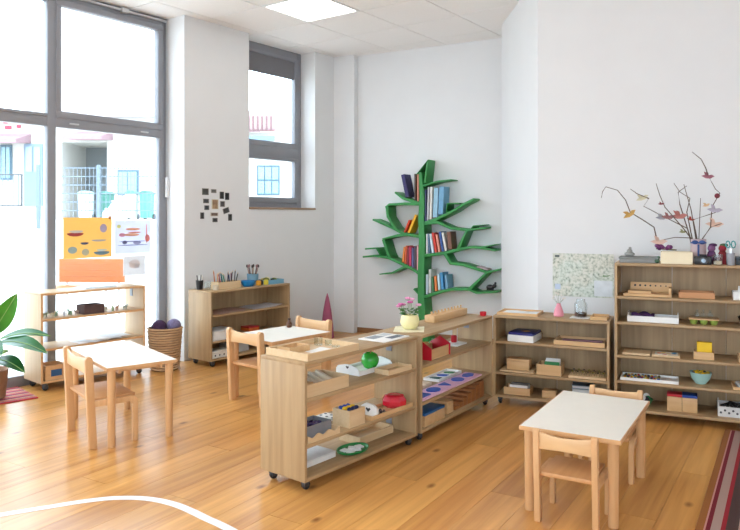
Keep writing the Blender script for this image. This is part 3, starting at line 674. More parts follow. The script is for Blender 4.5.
o = thing('heart_board', 'white roof-shaped board with a black heart cut-out', 'board', at('D1', .275, .70, z+.0085), ang('D1'))
MB().prism([(-.07, 0), (.07, 0), (.07, .05), (.03, .075), (-.03, .075), (-.07, .05)], -.012, .012, 'xz').build('body', WHITE, o, bevel=.002)
for s in (-1, 1): MB().prism([(0, .022), (.02, .042), (.012, .052), (0, .045), (-.012, .052), (-.02, .042)], s*.0125-.0005, s*.0125+.0005, 'xz').build('heart', BLACK, o)
for k in range(8): single(MB().ball((0, 0, .011), .011, 9, 6), 'dark_bead', 'dark brown bead between heart board and red bowl', 'bead', 'D1', .225+.03*(k % 4), .775+.03*(k//4), z+.0085, C((58, 40, 40), .3), 0, 'dark beads in the long tray')
single(MB().lathe([(.055, 0), (.085, .022), (.088, .05), (.07, .078), (.045, .086), (.0002, .086)], 8), 'faceted_red_box', 'faceted red lidded box on the long tray', 'box', 'D1', .28, .965, z+.0085, mat('red_gloss', (204, 22, 50), .25, .05, coat=.3), .3, smooth=False)
# bottom
z = .085
block('white_box', 'flat white box on the bottom divider board', 'D1', .17, .27, z, .16, .26, .038, WHITE, 'box', lid=C((226, 226, 224)))
o = thing('green_tray', 'oval green tray with white squares on the bottom board', 'tray', at('D1', .27, .54, z), ang('D1'))
MB().lathe([(.07, 0), (.095, .012), (.10, .024), (.094, .024), (.085, .012), (.0002, .008)], 28, sx=.85, sy=1.25).build('dish', mat('green_plastic', (34, 134, 66), .35, .05), o, smooth=True)
for k, (x, y) in enumerate(((-.02, -.045), (.02, -.04), (-.018, .01), (.022, .012), (0, .055))):
    single(B(-.022, .022, -.024, .024, 0, .008), 'white_square', 'white square tile in the oval green tray', 'tile', 'D1', .27+x*1.15, .54+y*1.15, z+.0125, WHITE, .3*k, 'white squares in the green tray', smooth=False)
tray('long_wooden_box', 'long open wooden box at the back of the bottom board', 'D1', .14, .84, z, .18, .36, .05, PALEW, 'box')

# ================================================================= DIVIDER, UNIT 2
z = .535
o = thing('house_box', 'wooden box with red house-shaped ends on the far divider', 'box', at('D2', .25, .36, z), ang('D2'))
B(-.075, .075, -.14, .14, 0, .008).build('base', TRAYY, o)
for s in (-1, 1):
    B(s*.071-.004, s*.071+.004, -.14, .14, .008, .075).build('side', TRAYY, o)
    MB().prism([(-.085, 0), (.085, 0), (.085, .085), (0, .135), (-.085, .085)], s*.146-.006, s*.146+.006, 'xz').build('house_end', RED, o, bevel=.002)
for k in range(6): single(MB().ball((0, 0, .016), (.016, .02, .016), 9, 6), 'dark_pawn', 'dark piece inside the red-ended box', 'toy piece', 'D2', .225+.05*(k % 2), .28+.075*(k//2), z+.0085, [C((40, 34, 44)), C((170, 90, 60))][k % 2], 0, 'pieces in the house box')
o = thing('cup_stand', 'white stand with a hanging red pendant on the far divider', 'stand', at('D2', .17, .90, z), ang('D2'))
B(-.07, .07, -.09, .09, 0, .012).build('base', WHITE, o, bevel=.002); MB().tube([(0, .05, .012), (0, .05, .13), (0, .0, .135)], .003).build('rod', SILV, o)
MB().lathe([(.022, .02), (.025, .03), (.025, .07), (.018, .076), (.0002, .078)], 16, 0, -.01).build('red_weight', RED, o, smooth=True)
single(MB().lathe([(.03, 0), (.038, .03), (.03, .055), (.012, .06), (.012, .075), (.0002, .076)], 14), 'green_pot', 'small dark green pot behind the red-ended box', 'pot', 'D2', .10, .66, z, C((46, 120, 62), .4))
z = .275
o = thing('shape_board', 'long pink board with blue geometric shapes on the far divider', 'board', at('D2', .275, .55, z), ang('D2'))
B(-.075, .075, -.49, .49, 0, .012).build('board', C((226, 178, 204), .6, .03), o, bevel=.002)
BS = mat('blue_shape', (36, 80, 176), .4, .04)
B(-.05, .05, -.45, -.33, .0121, .018).build('rectangle', BS, o)
for cy, rx, ry, n in ((-.20, .05, .07, 24), (.20, .05, .062, 24), (.385, .045, .075, 6)): MB().lathe([(1, 0), (1, .006)], n, 0, 0, 0, rx, ry).build('oval' if n > 6 else 'hexagon', BS, o, (0, cy, .0121))
MB().prism([(-.04, -.05), (.045, 0), (-.04, .05)], .0121, .018).build('triangle', BS, o)
o = tray('leaf_shape_tray', 'white tray of green and blue leaf shapes behind the pink board', 'D2', .10, .83, z, .14, .40, .022, WHITE)
for k in range(3):
    MB().lathe([(1, 0), (1, .006)], 18, 0, 0, 0, .05, .028).build('leaf_shape', [C((44, 90, 86)), BS, C((60, 120, 70))][k], o, (0, -.12+.12*k, .0085), .5)
tray('small_white_tray', 'small white tray at the seam of the two dividers', 'D2', .10, .40, z, .14, .24, .022, C((222, 200, 176)))
z = .085
block('blue_lid_box', 'wooden box with a blue lid on the bottom board of the far divider', 'D2', .24, .24, z, .22, .30, .095, TRAYW, 'box', lid=mat('blue_tray_paint', (36, 92, 150), .4))
block('puzzle_block', 'pale wooden block beside the blue-lidded box', 'D2', .23, .52, z, .20, .10, .09, TRAYW, 'block')
o = thing('broad_stair', 'brown broad stair of stacked wooden prisms', 'blocks', at('D2', .22, .87, z), ang('D2'))
for k in range(7): B(-.11, .11, -.27+.075*k, -.197+.075*k, 0, .025+.018*k).build('prism', DARKW, o, bevel=.002)

# ================================================================= LOW SHELF UNIT UNDER THE MAP
z = .75
o = tray('writing_tray', 'flat wooden tray with white paper on the corner of the low unit', 'B', .19, .19, z, .34, .27, .022, TRAYW)
sheet('paper', 'white paper in the flat tray on the low unit', 'B', .19, .19, z+.0085, .29, .21, C((226, 228, 230)), 0)
o = thing('pink_vase', 'small pink bottle vase with white sprigs', 'vase', at('B', .515, .17, z), 0)
MB().lathe([(.036, 0), (.042, .008), (.038, .04), (.022, .085), (.016, .10), (.018, .108), (.014, .108), (.012, .09), (.0002, .03)], 22).build('vase', PINK, o, smooth=True)
for k in range(7):
    a = k*.9; x, y = .05*math.cos(a), .03*math.sin(a); h = .15+.02*(k % 3)
    MB().tube([(0, 0, .09), (x*.4, y*.4, .12), (x, y, h)], .0012, 4).build('stem', C((130, 140, 110)), o)
    MB().ball((x, y, h), .008, 7, 5).build('blossom', C((226, 220, 210)), o)
o = thing('seed_jar', 'clear glass jar of dark seeds under the wall map', 'jar', at('B', .695, .16, z+.004), 0)
MB().lathe([(.045, 0), (.052, .006), (.052, .11), (.038, .13), (.036, .15), (.033, .15), (.035, .128), (.048, .108), (.048, .008), (.0002, .006)], 24).build('glass', CLEAR, o, smooth=True)
MB().lathe([(.044, .0085), (.0465, .012), (.0465, .036), (.03, .042), (.0002, .04)], 20).build('seeds', C((70, 48, 38), .8, .3), o, smooth=True)
sheet('cloth_mat', 'white square mat below the seed jar', 'B', .69, .16, z, .15, .15, WHITE, 0, 'mat')
tray('small_tray', 'small square wooden tray against the tall unit', 'B', .845, .17, z, .13, .20, .026, TRAYW)
z = .535
o = thing('blue_cover_box', 'white box with a dark blue printed cover', 'box', at('B', .235, .16, z), ang('B')-.08)
B(-.11, .11, -.13, .13, 0, .055).build('box', WHITE, o, bevel=.002); B(-.105, .105, -.125, .125, .055, .075).build('cover', C((34, 36, 112), .4, .1), o, bevel=.003)
MB().prism([(-.03, -.02), (.02, -.05), (.05, .0), (.01, .03)], .0751, .0756).build('print', C((226, 170, 60)), o)
o = tray('wide_tray', 'wide beech tray with purple strips in the low unit', 'B', .695, .18, z, .40, .27, .035, TRAYW, t=.012)
for k in range(6): single(B(-.16, .16, -.007, .007, 0, .006), 'purple_strip', 'thin mauve strip in the wide beech tray', 'strip', 'B', .695+.008*(k % 2), .09+.034*k, z+.0125, [C((150, 96, 120)), C((188, 150, 160)), C((96, 66, 96))][k % 3], .03*(k % 3), 'strips in the wide tray', smooth=False)
z = .275
single(B(-.14, .14, -.09, .09, 0, .012), 'flat_board', 'flat wooden board under the plain wooden box', 'board', 'B', .19, .13, z, PALEW, 0, smooth=False, bevel=.002)
block('plain_box', 'plain wooden lidded box standing on a flat board', 'B', .19, .15, z+.0125, .19, .11, .09, TRAYW, 'box')
o = tray('card_box', 'open wooden box with green and white cards', 'B', .455, .13, z, .20, .17, .085, TRAYW, 'box')
for k in range(5): single(B(-.06, .06, -.0012, .0012, 0, .085+.006*k), 'card', 'card standing in the open wooden box, %s' % ['front green', 'second green', 'middle white', 'fourth white', 'rear tall white'][k], 'card', 'B', .47, .10+.02*k, z+.0085, [C((60, 140, 80)), C((60, 140, 80)), WHITE, WHITE, WHITE][k], 0, 'cards in the open wooden box', smooth=False)
o = thing('wire_loop_board', 'wooden board with little wire loops and beads', 'board', at('B', .76, .13, z), ang('B'))
B(-.145, .145, -.10, .10, 0, .018).build('board', PALEW, o, bevel=.002)
for k in range(14):
    x = -.12+.04*(k % 7); y = -.045+.085*(k//7)
    MB().tube([(x-.012, y, .018), (x-.010, y, .04), (x, y, .048), (x+.010, y, .04), (x+.012, y, .018)], .002, 5).build('wire_loop', C((120, 110, 70), .3), o)
    MB().ball((x, y, .046), .007, 8, 5).build('bead', [C((150, 140, 60)), C((90, 80, 70))][k % 2], o)
z = .085
o = tray('card_tray', 'low wooden tray of white cards on the bottom board', 'B', .19, .12, z, .22, .14, .06, TRAYW, 'tray')
for k in range(4): single(B(-.075, .075, -.012, .012, 0, .07), 'card_stack', 'stack of pale cards in the low tray, %s' % ['first from the front', 'second from the front', 'third from the front', 'rearmost'][k], 'cards', 'B', .20, .08+.027*k, z+.0085, [WHITE, C((150, 160, 170))][k % 2], 0, 'card stacks in the low tray', smooth=False)
block('small_box', 'small wooden cube box on the bottom board', 'B', .455, .10, z, .11, .10, .06, TRAYW, 'box')
for k in range(3): book(at('B', .70, .22, z+.03*k+.015), (0, PI/2, ang('B')+.06*k-.04+PI/2), .026, .20, .17, C([(170, 182, 190), (214, 218, 220), (120, 146, 170)][k]), 'picture book lying in the low unit, %s of the pile' % ['bottom', 'middle', 'top'][k], 'books piled on the bottom board')

# ================================================================= TALL UNIT
z = 1.22
o = thing('grey_flat_box', 'flat grey box at the left on top of the tall unit', 'box', at('T', .17, .17, z), ang('T'))
B(-.14, .14, -.10, .10, 0, .03).build('body', GREY, o, bevel=.003); B(-.145, .145, -.105, .105, .0305, .045).build('lid', C((120, 122, 120)), o, bevel=.003)
o = thing('stone_figure', 'small grey stone figure on the flat grey box', 'figurine', at('T', .10, .17, z+.0455), ang('T'))
MB().ball((0, 0, .018), (.04, .03, .018)).ball((0, 0, .04), (.022, .02, .02)).ball((.004, 0, .064), .012).build('body', C((150, 150, 146), .8), o, smooth=True)
o = tray('cream_box', 'cream wooden box on top of the tall unit', 'T', .445, .16, z, .225, .20, .09, C((236, 222, 190), .6, .03), 'box')
o = thing('dried_flower_bunch', 'bunch of purple dried flowers on the rim of the cream box', 'flowers', at('T', .345, .18, z+.09), ang('T'))
for k in range(16): MB().ball((random.uniform(-.055, .06), random.uniform(-.03, .03), random.uniform(.005, .03)+.015), random.uniform(.011, .017), 8, 5).build('flower_head', C(((112, 52, 104), (140, 76, 130), (86, 44, 90))[k % 3], .8, .2), o, smooth=True)
MB().tube([(-.05, 0, .02), (.1, 0, .012)], .005, 5).build('stalks', C((110, 100, 70)), o)
single(MB().ball((0, 0, .02), (.02, .018, .022)).ball((.012, 0, .045), .012), 'green_ornament', 'little green ornament beside the cream box', 'ornament', 'T', .305, .08, z, C((64, 96, 74)))
o = thing('camera', 'small black camera on top of the tall unit', 'camera', at('T', .63, .07, z), ang('T')-.2)
B(-.06, .06, -.025, .025, 0, .062).build('body', BLACK, o, bevel=.008); B(-.025, .025, -.02, .02, .0625, .078).build('viewfinder', BLACK, o, bevel=.005)
MB().lathe([(.027, -.025), (.027, .012), (.02, .014)], 20).build('lens', DGREY, o, (.012, -.038, .032), (PI/2, 0, 0), smooth=True)
MB().lathe([(.016, 0), (.012, .003), (.0002, .004)], 16).build('lens_glass', C((170, 190, 210), .1), o, (.012, -.0525, .032), (PI/2, 0, 0), smooth=True)
# branches in a vase
o = thing('branch_vase', 'tall mauve-grey vase of twisted branches hung with paper birds', 'vase', at('T', .60, .21, z), ang('T'))
MB().lathe([(.05, 0), (.055, .005), (.056, .19), (.052, .19), (.05, .01), (.0002, .008)], 22).build('vase', mat('mauve_glass', (190, 166, 168), .45, .05), o, smooth=True)
rb = C((40, 70, 130), .5)
MB().lathe([(.057, 0), (.058, .006), (.057, .012)], 20, 0, 0, .155).build('ribbon', rb, o, smooth=True)
for s in (-1, 1): MB().ball((s*.025, -.062, .165), (.024, .008, .016), 10, 6).build('ribbon_bow', rb, o, smooth=True)
B(-.008, .006, -.064, -.060, .04, .15).build('ribbon_tail', rb, o)
def zp(zx, zy): return ((zx-430)*.00184, (472-zy)*.00197)
TWG = [[(410,410),(405,380),(370,330),(300,250),(278,200),(265,155)], [(415,410),(405,370),(385,270),(396,215),(360,190),(335,155)], [(430,410),(433,370),(437,215)], [(440,410),(445,375),(475,330),(480,250),(512,195),(495,180),(480,150)],
 [(415,410),(400,372),(340,370),(270,385)], [(270,385),(255,330),(210,300),(160,270),(140,220),(110,180),(60,165),(45,185),(40,210)], [(405,400),(390,335),(280,280),(215,245)], [(470,130),(460,95),(440,60),(405,30)], [(235,215),(190,195),(160,175)], [(425,410),(415,330),(400,260),(380,190),(375,160)], [(430,410),(410,300),(470,280),(520,262)], [(400,380),(360,240),(352,190),(385,165)], [(475,330),(520,315)]]
depth = lambda k, f: (-.05+.03*(k % 4))*f
ends = {}
for k, t_ in enumerate(TWG):
    p = []; n = len(t_); dd = -.05+.03*(k % 4)
    for i, (a, b) in enumerate(t_):
        x, zz = zp(a, b); f = 1 if k in (5, 7, 8, 12) else i/(n-1)
        p.append((x+random.uniform(-.004, .004), (-.05+.03*((k if k not in (5,) else 4) % 4) if k not in (7, 8, 12) else [0, 0, 0, 0, 0, 0, 0, .04, -.02, 0, 0, 0, .04][k])*f, zz))
    MB().tube(p, [.0055*(1-.55*i/(n-1)) for i in range(n)], 6).build('twig', C((96, 78, 66), .8, .2), o, smooth=True)
# the two loose twig ends are tied on with thread
MB().tube([(zp(480,150)[0], .04, zp(480,150)[1]), (zp(470,130)[0], .04, zp(470,130)[1])], .0012, 4).build('thread', C((90, 80, 80)), o)
MB().tube([(zp(215,245)[0], 0, zp(215,245)[1]), (zp(235,215)[0], -.02, zp(235,215)[1])], .0012, 4).build('thread', C((90, 80, 80)), o)
def bird(x, y, zz, s, col, tilt):
    pb = MB().prism([(-1, .05), (-.55, .3), (.1, .34), (.55, .5), (.85, .4), (1.05, .3), (.8, .12), (.5, -.15), (-.2, -.22)], -.05, .05, 'xz')
    pb.v = [(a*s, b*s, c*s) for a, b, c in pb.v]
    q = pb.build('paper_bird', col, o, (x, y, zz), (0, tilt, random.uniform(-.4, .4)))
    for sg in (-1, 1):
        wg = MB().prism([(-.35, 0), (.15, 0), (-.15, .6), (-.55, .75)], -.04, .02, 'xz'); wg.v = [(a*s, b*s, c*s) for a, b, c in wg.v]
        wg.build('wing', col, q, (0, sg*.06*s, .2*s), (-sg*.6, 0, 0))
for zx, zy, s, c, tl, dy in ((160, 282, .056, (190, 150, 80), -.5, -.05), (275, 392, .062, (222, 188, 172), .1, -.05), (355, 290, .062, (176, 112, 104), .05, -.02), (312, 292, .05, (150, 104, 104), .1, -.02), (210, 216, .05, (206, 200, 170), -.3, -.02), (465, 132, .048, (150, 92, 104), .2, .04), (490, 265, .055, (176, 168, 184), .2, 0), (490, 322, .065, (226, 192, 172), .15, .04), (285, 238, .024, (130, 50, 60), 0, -.04), (400, 300, .03, (170, 70, 60), .3, 0), (460, 245, .03, (226, 190, 150), -.2, 0), (370, 350, .03, (150, 150, 110), 0, 0), (285, 295, .045, (160, 160, 170), .1, -.02)):
    x, zz = zp(zx, zy); bird(x, dy, zz, s, C(c, .8, .15), tl)
x, zz = zp(502, 206); MB().ball((x, .04, zz), .02, 12, 8).build('red_berry', C((130, 34, 54), .5), o, smooth=True)
# odds and ends beside it
for k, (lx, c, lab) in enumerate(((.69, (96, 54, 96), 'plum knitted figure beside the branch vase'), (.765, (128, 36, 44), 'dark red flower figure on the tall unit'))):
    q = thing('knitted_figure', lab, 'figurine', at('T', lx, .17, z), ang('T'), 'figures on the tall unit')
    MB().lathe([(.038, 0), (.042, .03), (.028, .085), (.02, .1)], 14).build('body', C(c, .9, .2), q, smooth=True); MB().ball((0, 0, .12), .028).build('head', C([(120, 80, 120), (150, 40, 52)][k], .9, .2), q, smooth=True)
    MB().ball((.01, 0, .145), (.03, .02, .014)).build('hat', C([(80, 46, 84), (70, 90, 60)][k], .9, .2), q, smooth=True)
q = thing('glass_tumbler', 'clear tumbler of shells on top of the tall unit', 'glass', at('T', .728, .045, z), 0)
MB().lathe([(.032, 0), (.036, .08), (.033, .08), (.03, .006), (.0002, .005)], 18).build('glass', CLEAR, q, smooth=True)
MB().lathe([(.028, .0065), (.030, .03), (.0002, .036)], 12).build('shells', C((206, 188, 166), .8, .3), q, smooth=True)
q = thing('teal_scissors', 'teal-handled scissors standing in a holder', 'scissors', at('T', .815, .07, z), ang('T'))
MB().lathe([(.028, 0), (.03, .09), (.026, .09), (.025, .006), (.0002, .005)], 16).build('holder', C((150, 150, 156), .4), q, smooth=True)
for s in (-1, 1):
    MB().tube([(s*.018+.014*math.cos(a*PI/4), 0, .155+.026*math.sin(a*PI/4)) for a in range(9)], .005, 6).build('handle', C((70, 160, 160), .4), q, smooth=True)
    B(-.004+s*.004, .004+s*.004, -.002, .002, .008, .13).build('blade', SILV, q)
q = block('slate_box', 'dark slate box at the right end of the tall unit', 'T', .985, .23, z, .26, .20, .055, C((74, 82, 90)), 'box')
single(MB().ball((0, 0, .03), (.07, .05, .03)).ball((.05, 0, .05), (.04, .03, .025)), 'grey_stone', 'smooth grey stone on the slate box', 'stone', 'T', .965, .23, z+.0555, C((110, 110, 108), .8))
z = .96
o = thing('hole_stand', 'beech stand with a row of holes in its upright board', 'stand', at('T', .235, .15, z), ang('T'))
B(-.175, .175, -.10, .10, 0, .02).build('base', TRAYW, o, bevel=.002); B(-.13, .175, .045, .062, .0205, .10).build('upright_board', DARKW if 0 else TRAYW, o, bevel=.002)
for k in range(7): MB().lathe([(.009-.0007*k, 0), (.009-.0007*k, .001)], 14).build('hole', BLACK, o, (-.095+.038*k, .0445, .075), (PI/2, 0, 0))
B(-.14, .03, -.08, .03, .0205, .042).build('step_block', TRAYW, o, bevel=.002); B(.155, .175, -.09, .045, .0205, .07).build('end_cheek', TRAYW, o, bevel=.002)
o = tray('rack_tray', 'reddish wooden tray with low rails in the tall unit', 'T', .585, .17, z, .25, .18, .045, wood('red_beech', (206, 150, 100), (184, 124, 78), 'x'), t=.01)
o = tray('white_box_of_chalk', 'white box of white chalk sticks at the right edge', 'T', .93, .17, z, .19, .15, .06, WHITE, 'box')
for k in range(4): single(MB().tube([(-.03+.02*k, 0, 0), (-.02+.02*k, .01, .09-.01*k)], .008, 8), 'chalk_stick', 'white chalk stick in the white box, %s from the left' % ['first', 'second', 'third', 'fourth'][k], 'chalk', 'T', .90+.02*k, .16, z+.009, WHITE, 0, 'chalk sticks')
z = .76
o = tray('white_tray', 'white wooden tray with a purple cloth', 'T', .275, .15, z, .37, .18, .045, WHITE, t=.010)
for s in (-1, 1): MB().prism([(-.09, .045), (.09, .045), (.05, .07), (-.05, .07)], s*.18-.004, s*.18+.004, 'yz').build('handle', WHITE, o)
cb = MB(); n = 10
vs = []
for i in range(n+1):
    for j in range(n+1):
        x = -.085+.17*i/n; y = -.06+.12*j/n; vs.append((x, y, max(.002, .04*math.cos(x*9)*math.cos(y*13)+.012*math.sin(x*70+y*40)+.012)))
q0 = len(vs); vs += [(a, b, .0) for a, b, c in vs]; e = n+1; fs = []
for i in range(n):
    for j in range(n): a = i*e+j; fs += [(a, a+e, a+e+1, a+1), (q0+a, q0+a+1, q0+a+e+1, q0+a+e)]
for i in range(n): fs += [(i, i+1, q0+i+1, q0+i), (n*e+i, q0+n*e+i, q0+n*e+i+1, n*e+i+1), (i*e, q0+i*e, q0+(i+1)*e, (i+1)*e), (i*e+n, (i+1)*e+n, q0+(i+1)*e+n, q0+i*e+n)]
single(cb.add(vs, fs), 'purple_cloth', 'crumpled purple cloth in the white tray', 'cloth', 'T', .20, .15, z+.0105, PURPLE)
for k in range(4): single(MB().ball((0, 0, .012), (.016, .012, .012), 8, 6), 'shell', 'small pale shell beside the purple cloth', 'shell', 'T', .31+.03*k, .13+.03*(k % 2), z+.0105, C((226, 216, 200)), k, 'shells in the white tray')
o = thing('egg_carton', 'lime green egg carton with wooden lid and glass bottles', 'carton', at('T', .635, .16, z), ang('T'))
LM = C((150, 170, 72), .7)
for k in range(6): MB().lathe([(.018, 0), (.028, .02), (.03, .035), (.026, .035), (.0002, .03)], 12, -.07+.07*(k % 3), -.035+.07*(k//3)).build('cup', LM, o, smooth=True)
B(-.105, .105, -.07, .07, .0355, .045).build('lid_board', TRAYW, o, bevel=.002)
for k in range(3): single(MB().lathe([(.016, 0), (.018, .004), (.018, .035), (.009, .045), (.009, .06), (.007, .06), (.0002, .005)], 14), 'glass_bottle', 'tiny glass bottle standing on the egg carton, %s' % ['left one', 'middle one', 'right one'][k], 'bottle', 'T', .59+.045*k, .16+.02*(k % 2), z+.0455, CLEAR, 0, 'glass bottles on the egg carton')
o = thing('lilac_glass', 'lilac glass bowl at the right edge of the tall unit', 'bowl', at('T', .95, .17, z), 0)
MB().lathe([(.04, 0), (.07, .03), (.085, .07), (.08, .07), (.065, .03), (.0002, .01)], 24).build('bowl', glassmat('lilac_glass', (.8, .74, .84), .2), o, smooth=True)
z = .50
single(B(-.10, .10, -.085, .085, 0, .016), 'flat_wooden_tray', 'flat pale wooden board at the left of the third tier', 'board', 'T', .155, .13, z, PALEW, 0, smooth=False, bevel=.003)
o = thing('colour_card_board', 'pale board with a colourful picture card', 'board', at('T', .37, .13, z), ang('T'))
B(-.10, .10, -.085, .085, 0, .014).build('board', PALEW, o, bevel=.002); B(-.08, .085, -.06, .07, .0141, .016).build('picture_card', C((236, 232, 220)), o)
for k, (x, y, c) in enumerate(((-.05, 0, (226, 120, 50)), (-.02, .03, (240, 200, 60)), (.02, -.01, (220, 190, 120)), (.055, .01, (40, 130, 180)), (.06, .045, (60, 160, 200)), (-.01, -.04, (200, 80, 60)))):
    MB().lathe([(.018, 0), (.018, .0006)], 10).build('colour_patch', C(c), o, (x, y, .0161))
o = tray('yellow_card_box', 'wooden holder box with a yellow card standing in it', 'T', .635, .13, z, .14, .11, .055, TRAYW, 'box')
single(B(-.052, .052, -.02, .02, 0, .115), 'yellow_cards', 'block of bright yellow cards in the wooden holder', 'cards', 'T', .64, .14, z+.0085, YEL, 0, smooth=False, bevel=.002)
tray('right_wooden_tray', 'wooden tray at the right edge of the third tier', 'T', .98, .16, z, .22, .20, .04, TRAYW)
z = .30
o = tray('bead_tray', 'white tray scattered with coloured beads', 'T', .25, .14, z, .42, .20, .022, WHITE)
cols = [(206, 150, 40), (60, 80, 60), (190, 60, 50), (70, 110, 170), (120, 100, 50), (90, 60, 110), (210, 200, 70)]
for k in range(44): single(MB().ball((0, 0, .009), (.012, .010, .009), 8, 5), 'coloured_bead', '%s bead in the white bead tray' % ['amber', 'dark green', 'red', 'blue', 'olive', 'violet', 'yellow'][k % 7], 'bead', 'T', .075+.024*(k % 11)+random.uniform(-.005, .005), .075+.038*(k//11)+random.uniform(-.006, .006), z+.0085, C(cols[k % 7], .4), k, 'beads in the white tray')
o = thing('teal_bowl', 'round pale teal bowl filled with yellow and blue pieces', 'bowl', at('T', .615, .16, z), 0); o.scale = (.88, .88, .88)
MB().lathe([(.04, 0), (.045, .006), (.075, .045), (.09, .10), (.085, .10), (.07, .046), (.04, .012), (.0002, .010)], 28).build('bowl', C((172, 212, 206), .35, .03), o, smooth=True)
for k in range(18):
    a = k*2.4; r = .058*math.sqrt(k/18)
    p = at('T', .615, .16, z); q = MB().ball((0, 0, 0), (.018, .014, .013), 8, 6).build('toy_piece', [YEL, C((200, 170, 60)), C((40, 60, 110))][k % 3], None, (p[0]+r*math.cos(a), p[1]+r*math.sin(a), z+.084-.002*(k % 3)), a, smooth=True)
    tag(q, '%s piece in the teal bowl' % ['yellow', 'ochre', 'navy'][k % 3], 'toy piece', 'pieces in the teal bowl')
B_ = tray('book_tray', 'wooden tray with an open picture book at the right edge', 'T', .97, .15, z, .28, .22, .02, TRAYW)
o = thing('open_book', 'pale picture book lying in the wooden tray at the right', 'book', at('T', .97, .15, z+.0085), ang('T')+.1)
B(-.11, .11, -.085, .085, 0, .006).build('cover', C((170, 186, 200)), o); B(-.105, .105, -.08, .08, .0062, .02).build('page_block', WHITE, o); B(-.08, .02, -.05, .05, .0202, .021).build('picture', C((200, 150, 170)), o)
z = .085
o = thing('green_ball_basket', 'ring of green and white knitted bobbles behind the right table', 'basket', at('T', .19, .18, z), ang('T'))
MB().lathe([(.06, 0), (.085, .05), (.08, .05), (.055, .008), (.0002, .007)], 20).build('bowl', C((60, 130, 80), .8), o, smooth=True)
for k in range(9): a = k*.7; single(MB().ball((0, 0, .022), .024, 10, 7), 'knitted_bobble', '%s knitted bobble in the green bowl' % ['green', 'white', 'dark'][k % 3], 'ball', 'T', .19+.045*math.cos(a), .18+.045*math.sin(a), z+.03+.014*(k % 2), [C((50, 150, 90), .9), WHITE, C((60, 60, 70), .9)][k % 3], 0, 'bobbles in the green bowl')
for k, c in enumerate((RED, BLUE)):
    block('%s_lid_box' % ('red', 'blue')[k], 'wooden cube box with %s lid on the bottom tier' % ('red', 'blue')[k], 'T', .43+.108*k, .14, z, .105, .12, .13, TRAYW, 'box', lid=c, group='lidded cube boxes')
o = thing('patterned_basket', 'white patterned open box of black things at bottom right', 'basket', at('T', .86, .17, z), ang('T'))
PB = C((214, 214, 212), .7)
B(-.13, .13, -.10, .10, 0, .006).build('base', PB, o)
for a in ((-.13, .13, -.10, -.094), (-.13, .13, .094, .10), (-.13, -.124, -.094, .094), (.124, .13, -.094, .094)): B(*a, .006, .075).build('side', PB, o)
for k in range(9): MB().lathe([(.009, 0), (.009, .0008)], 6).build('printed_mark', DGREY, o, (-.11+.0275*k, -.1004, .03+.018*(k % 2)), (PI/2, .4*k, 0))
B(-.13, -.122, -.1, -.02, .075, .12).build('flap', PB, o)
for k in range(5): single(MB().tube([(-.05, 0, .012), (0, .02, .03), (.05, 0, .015)], .012, 8), 'black_mitt', 'black cloth roll heaped in the patterned box', 'cloth', 'T', .80+.03*k, .15+.02*(k % 2), z+.045+.01*(k % 2), BLACK, .8*k, 'black cloth rolls')

# ================================================================= WALL-SIDE SHELF UNIT
z = .80
o = thing('pen_cup', 'black cup of white-capped pens at the left end of the wall shelf', 'cup', at('L', .10, .07, z), 0)
MB().lathe([(.034, 0), (.04, .10), (.036, .10), (.032, .006), (.0002, .005)], 18).build('cup', BLACK, o, smooth=True)
for k in range(5): MB().tube([(.012*math.cos(k*1.25), .012*math.sin(k*1.25), .01), (.03*math.cos(k*1.25), .03*math.sin(k*1.25), .155)], .006, 8).build('pen', [WHITE, DGREY][k % 2], o, smooth=True)
single(MB().lathe([(.03, 0), (.034, .005), (.034, .09), (.03, .09), (.03, .008), (.0002, .007)], 18), 'glass_jar', 'empty clear jar next to the black pen cup', 'jar', 'L', .20, .10, z, CLEAR)
single(MB().lathe([(.028, 0), (.032, .05), (.028, .05), (.026, .006), (.0002, .005)], 18), 'beige_pot', 'small beige pot between jar and pencil box', 'pot', 'L', .27, .15, z, C((206, 190, 166)))
o = tray('pencil_box', 'long wooden box of coloured pencils on the wall shelf', 'L', .20, .35, z, .13, .32, .075, PALEW, 'box')
pc = [(190, 120, 80), (214, 160, 110), (150, 60, 70), (120, 110, 100), (40, 90, 110), (30, 130, 110), (60, 140, 90), (200, 190, 180), (36, 54, 96), (70, 60, 60), (60, 50, 50), (90, 90, 90), (150, 100, 120), (52, 70, 60)]
for k in range(14):
    q = thing('pencil', '%s pencil standing in the long box' % ['tan', 'ochre', 'maroon', 'grey', 'petrol', 'teal', 'green', 'white', 'navy', 'brown', 'black', 'silver', 'mauve', 'olive'][k], 'pencil', at('L', .17+.03*(k % 3), .225+.0195*k, z+.0085), 0, 'pencils in the long box')
    tl = random.uniform(-.03, .03); h = random.uniform(.13, .18)
    MB().tube([(0, 0, 0), (tl, tl*.5, h)], .0062, 6).build('shaft', C(pc[k]), q); MB().tube([(tl, tl*.5, h), (tl*1.12, tl*.56, h+.018)], [.006, .001], 6).build('tip', C((224, 190, 150)), q)
single(MB().lathe([(.055, 0), (.075, .03), (.085, .065), (.08, .065), (.068, .03), (.0002, .008)], 24), 'blue_bowl', 'bright blue bowl on the wall shelf', 'bowl', 'L', .25, .63, z, mat('bright_blue', (24, 120, 180), .4))
for k, (c, lab) in enumerate((((230, 160, 40), 'orange'), ((40, 40, 46), 'black'), ((220, 200, 60), 'yellow'))):
    single(MB().lathe([(.026, 0), (.03, .01), (.03, .04), (.02, .055), (.0002, .056)], 14), 'paint_pot', '%s paint pot on the wall shelf' % lab, 'pot', 'L', .26-.03*(k % 2), .78+.06*k, z, C(c, .4), 0, 'paint pots')
o = thing('brush_pot', 'blue pot of paint brushes at the back of the wall shelf', 'pot', at('L', .10, .84, z), 0); o.scale = (1.25, 1.25, 1.2)
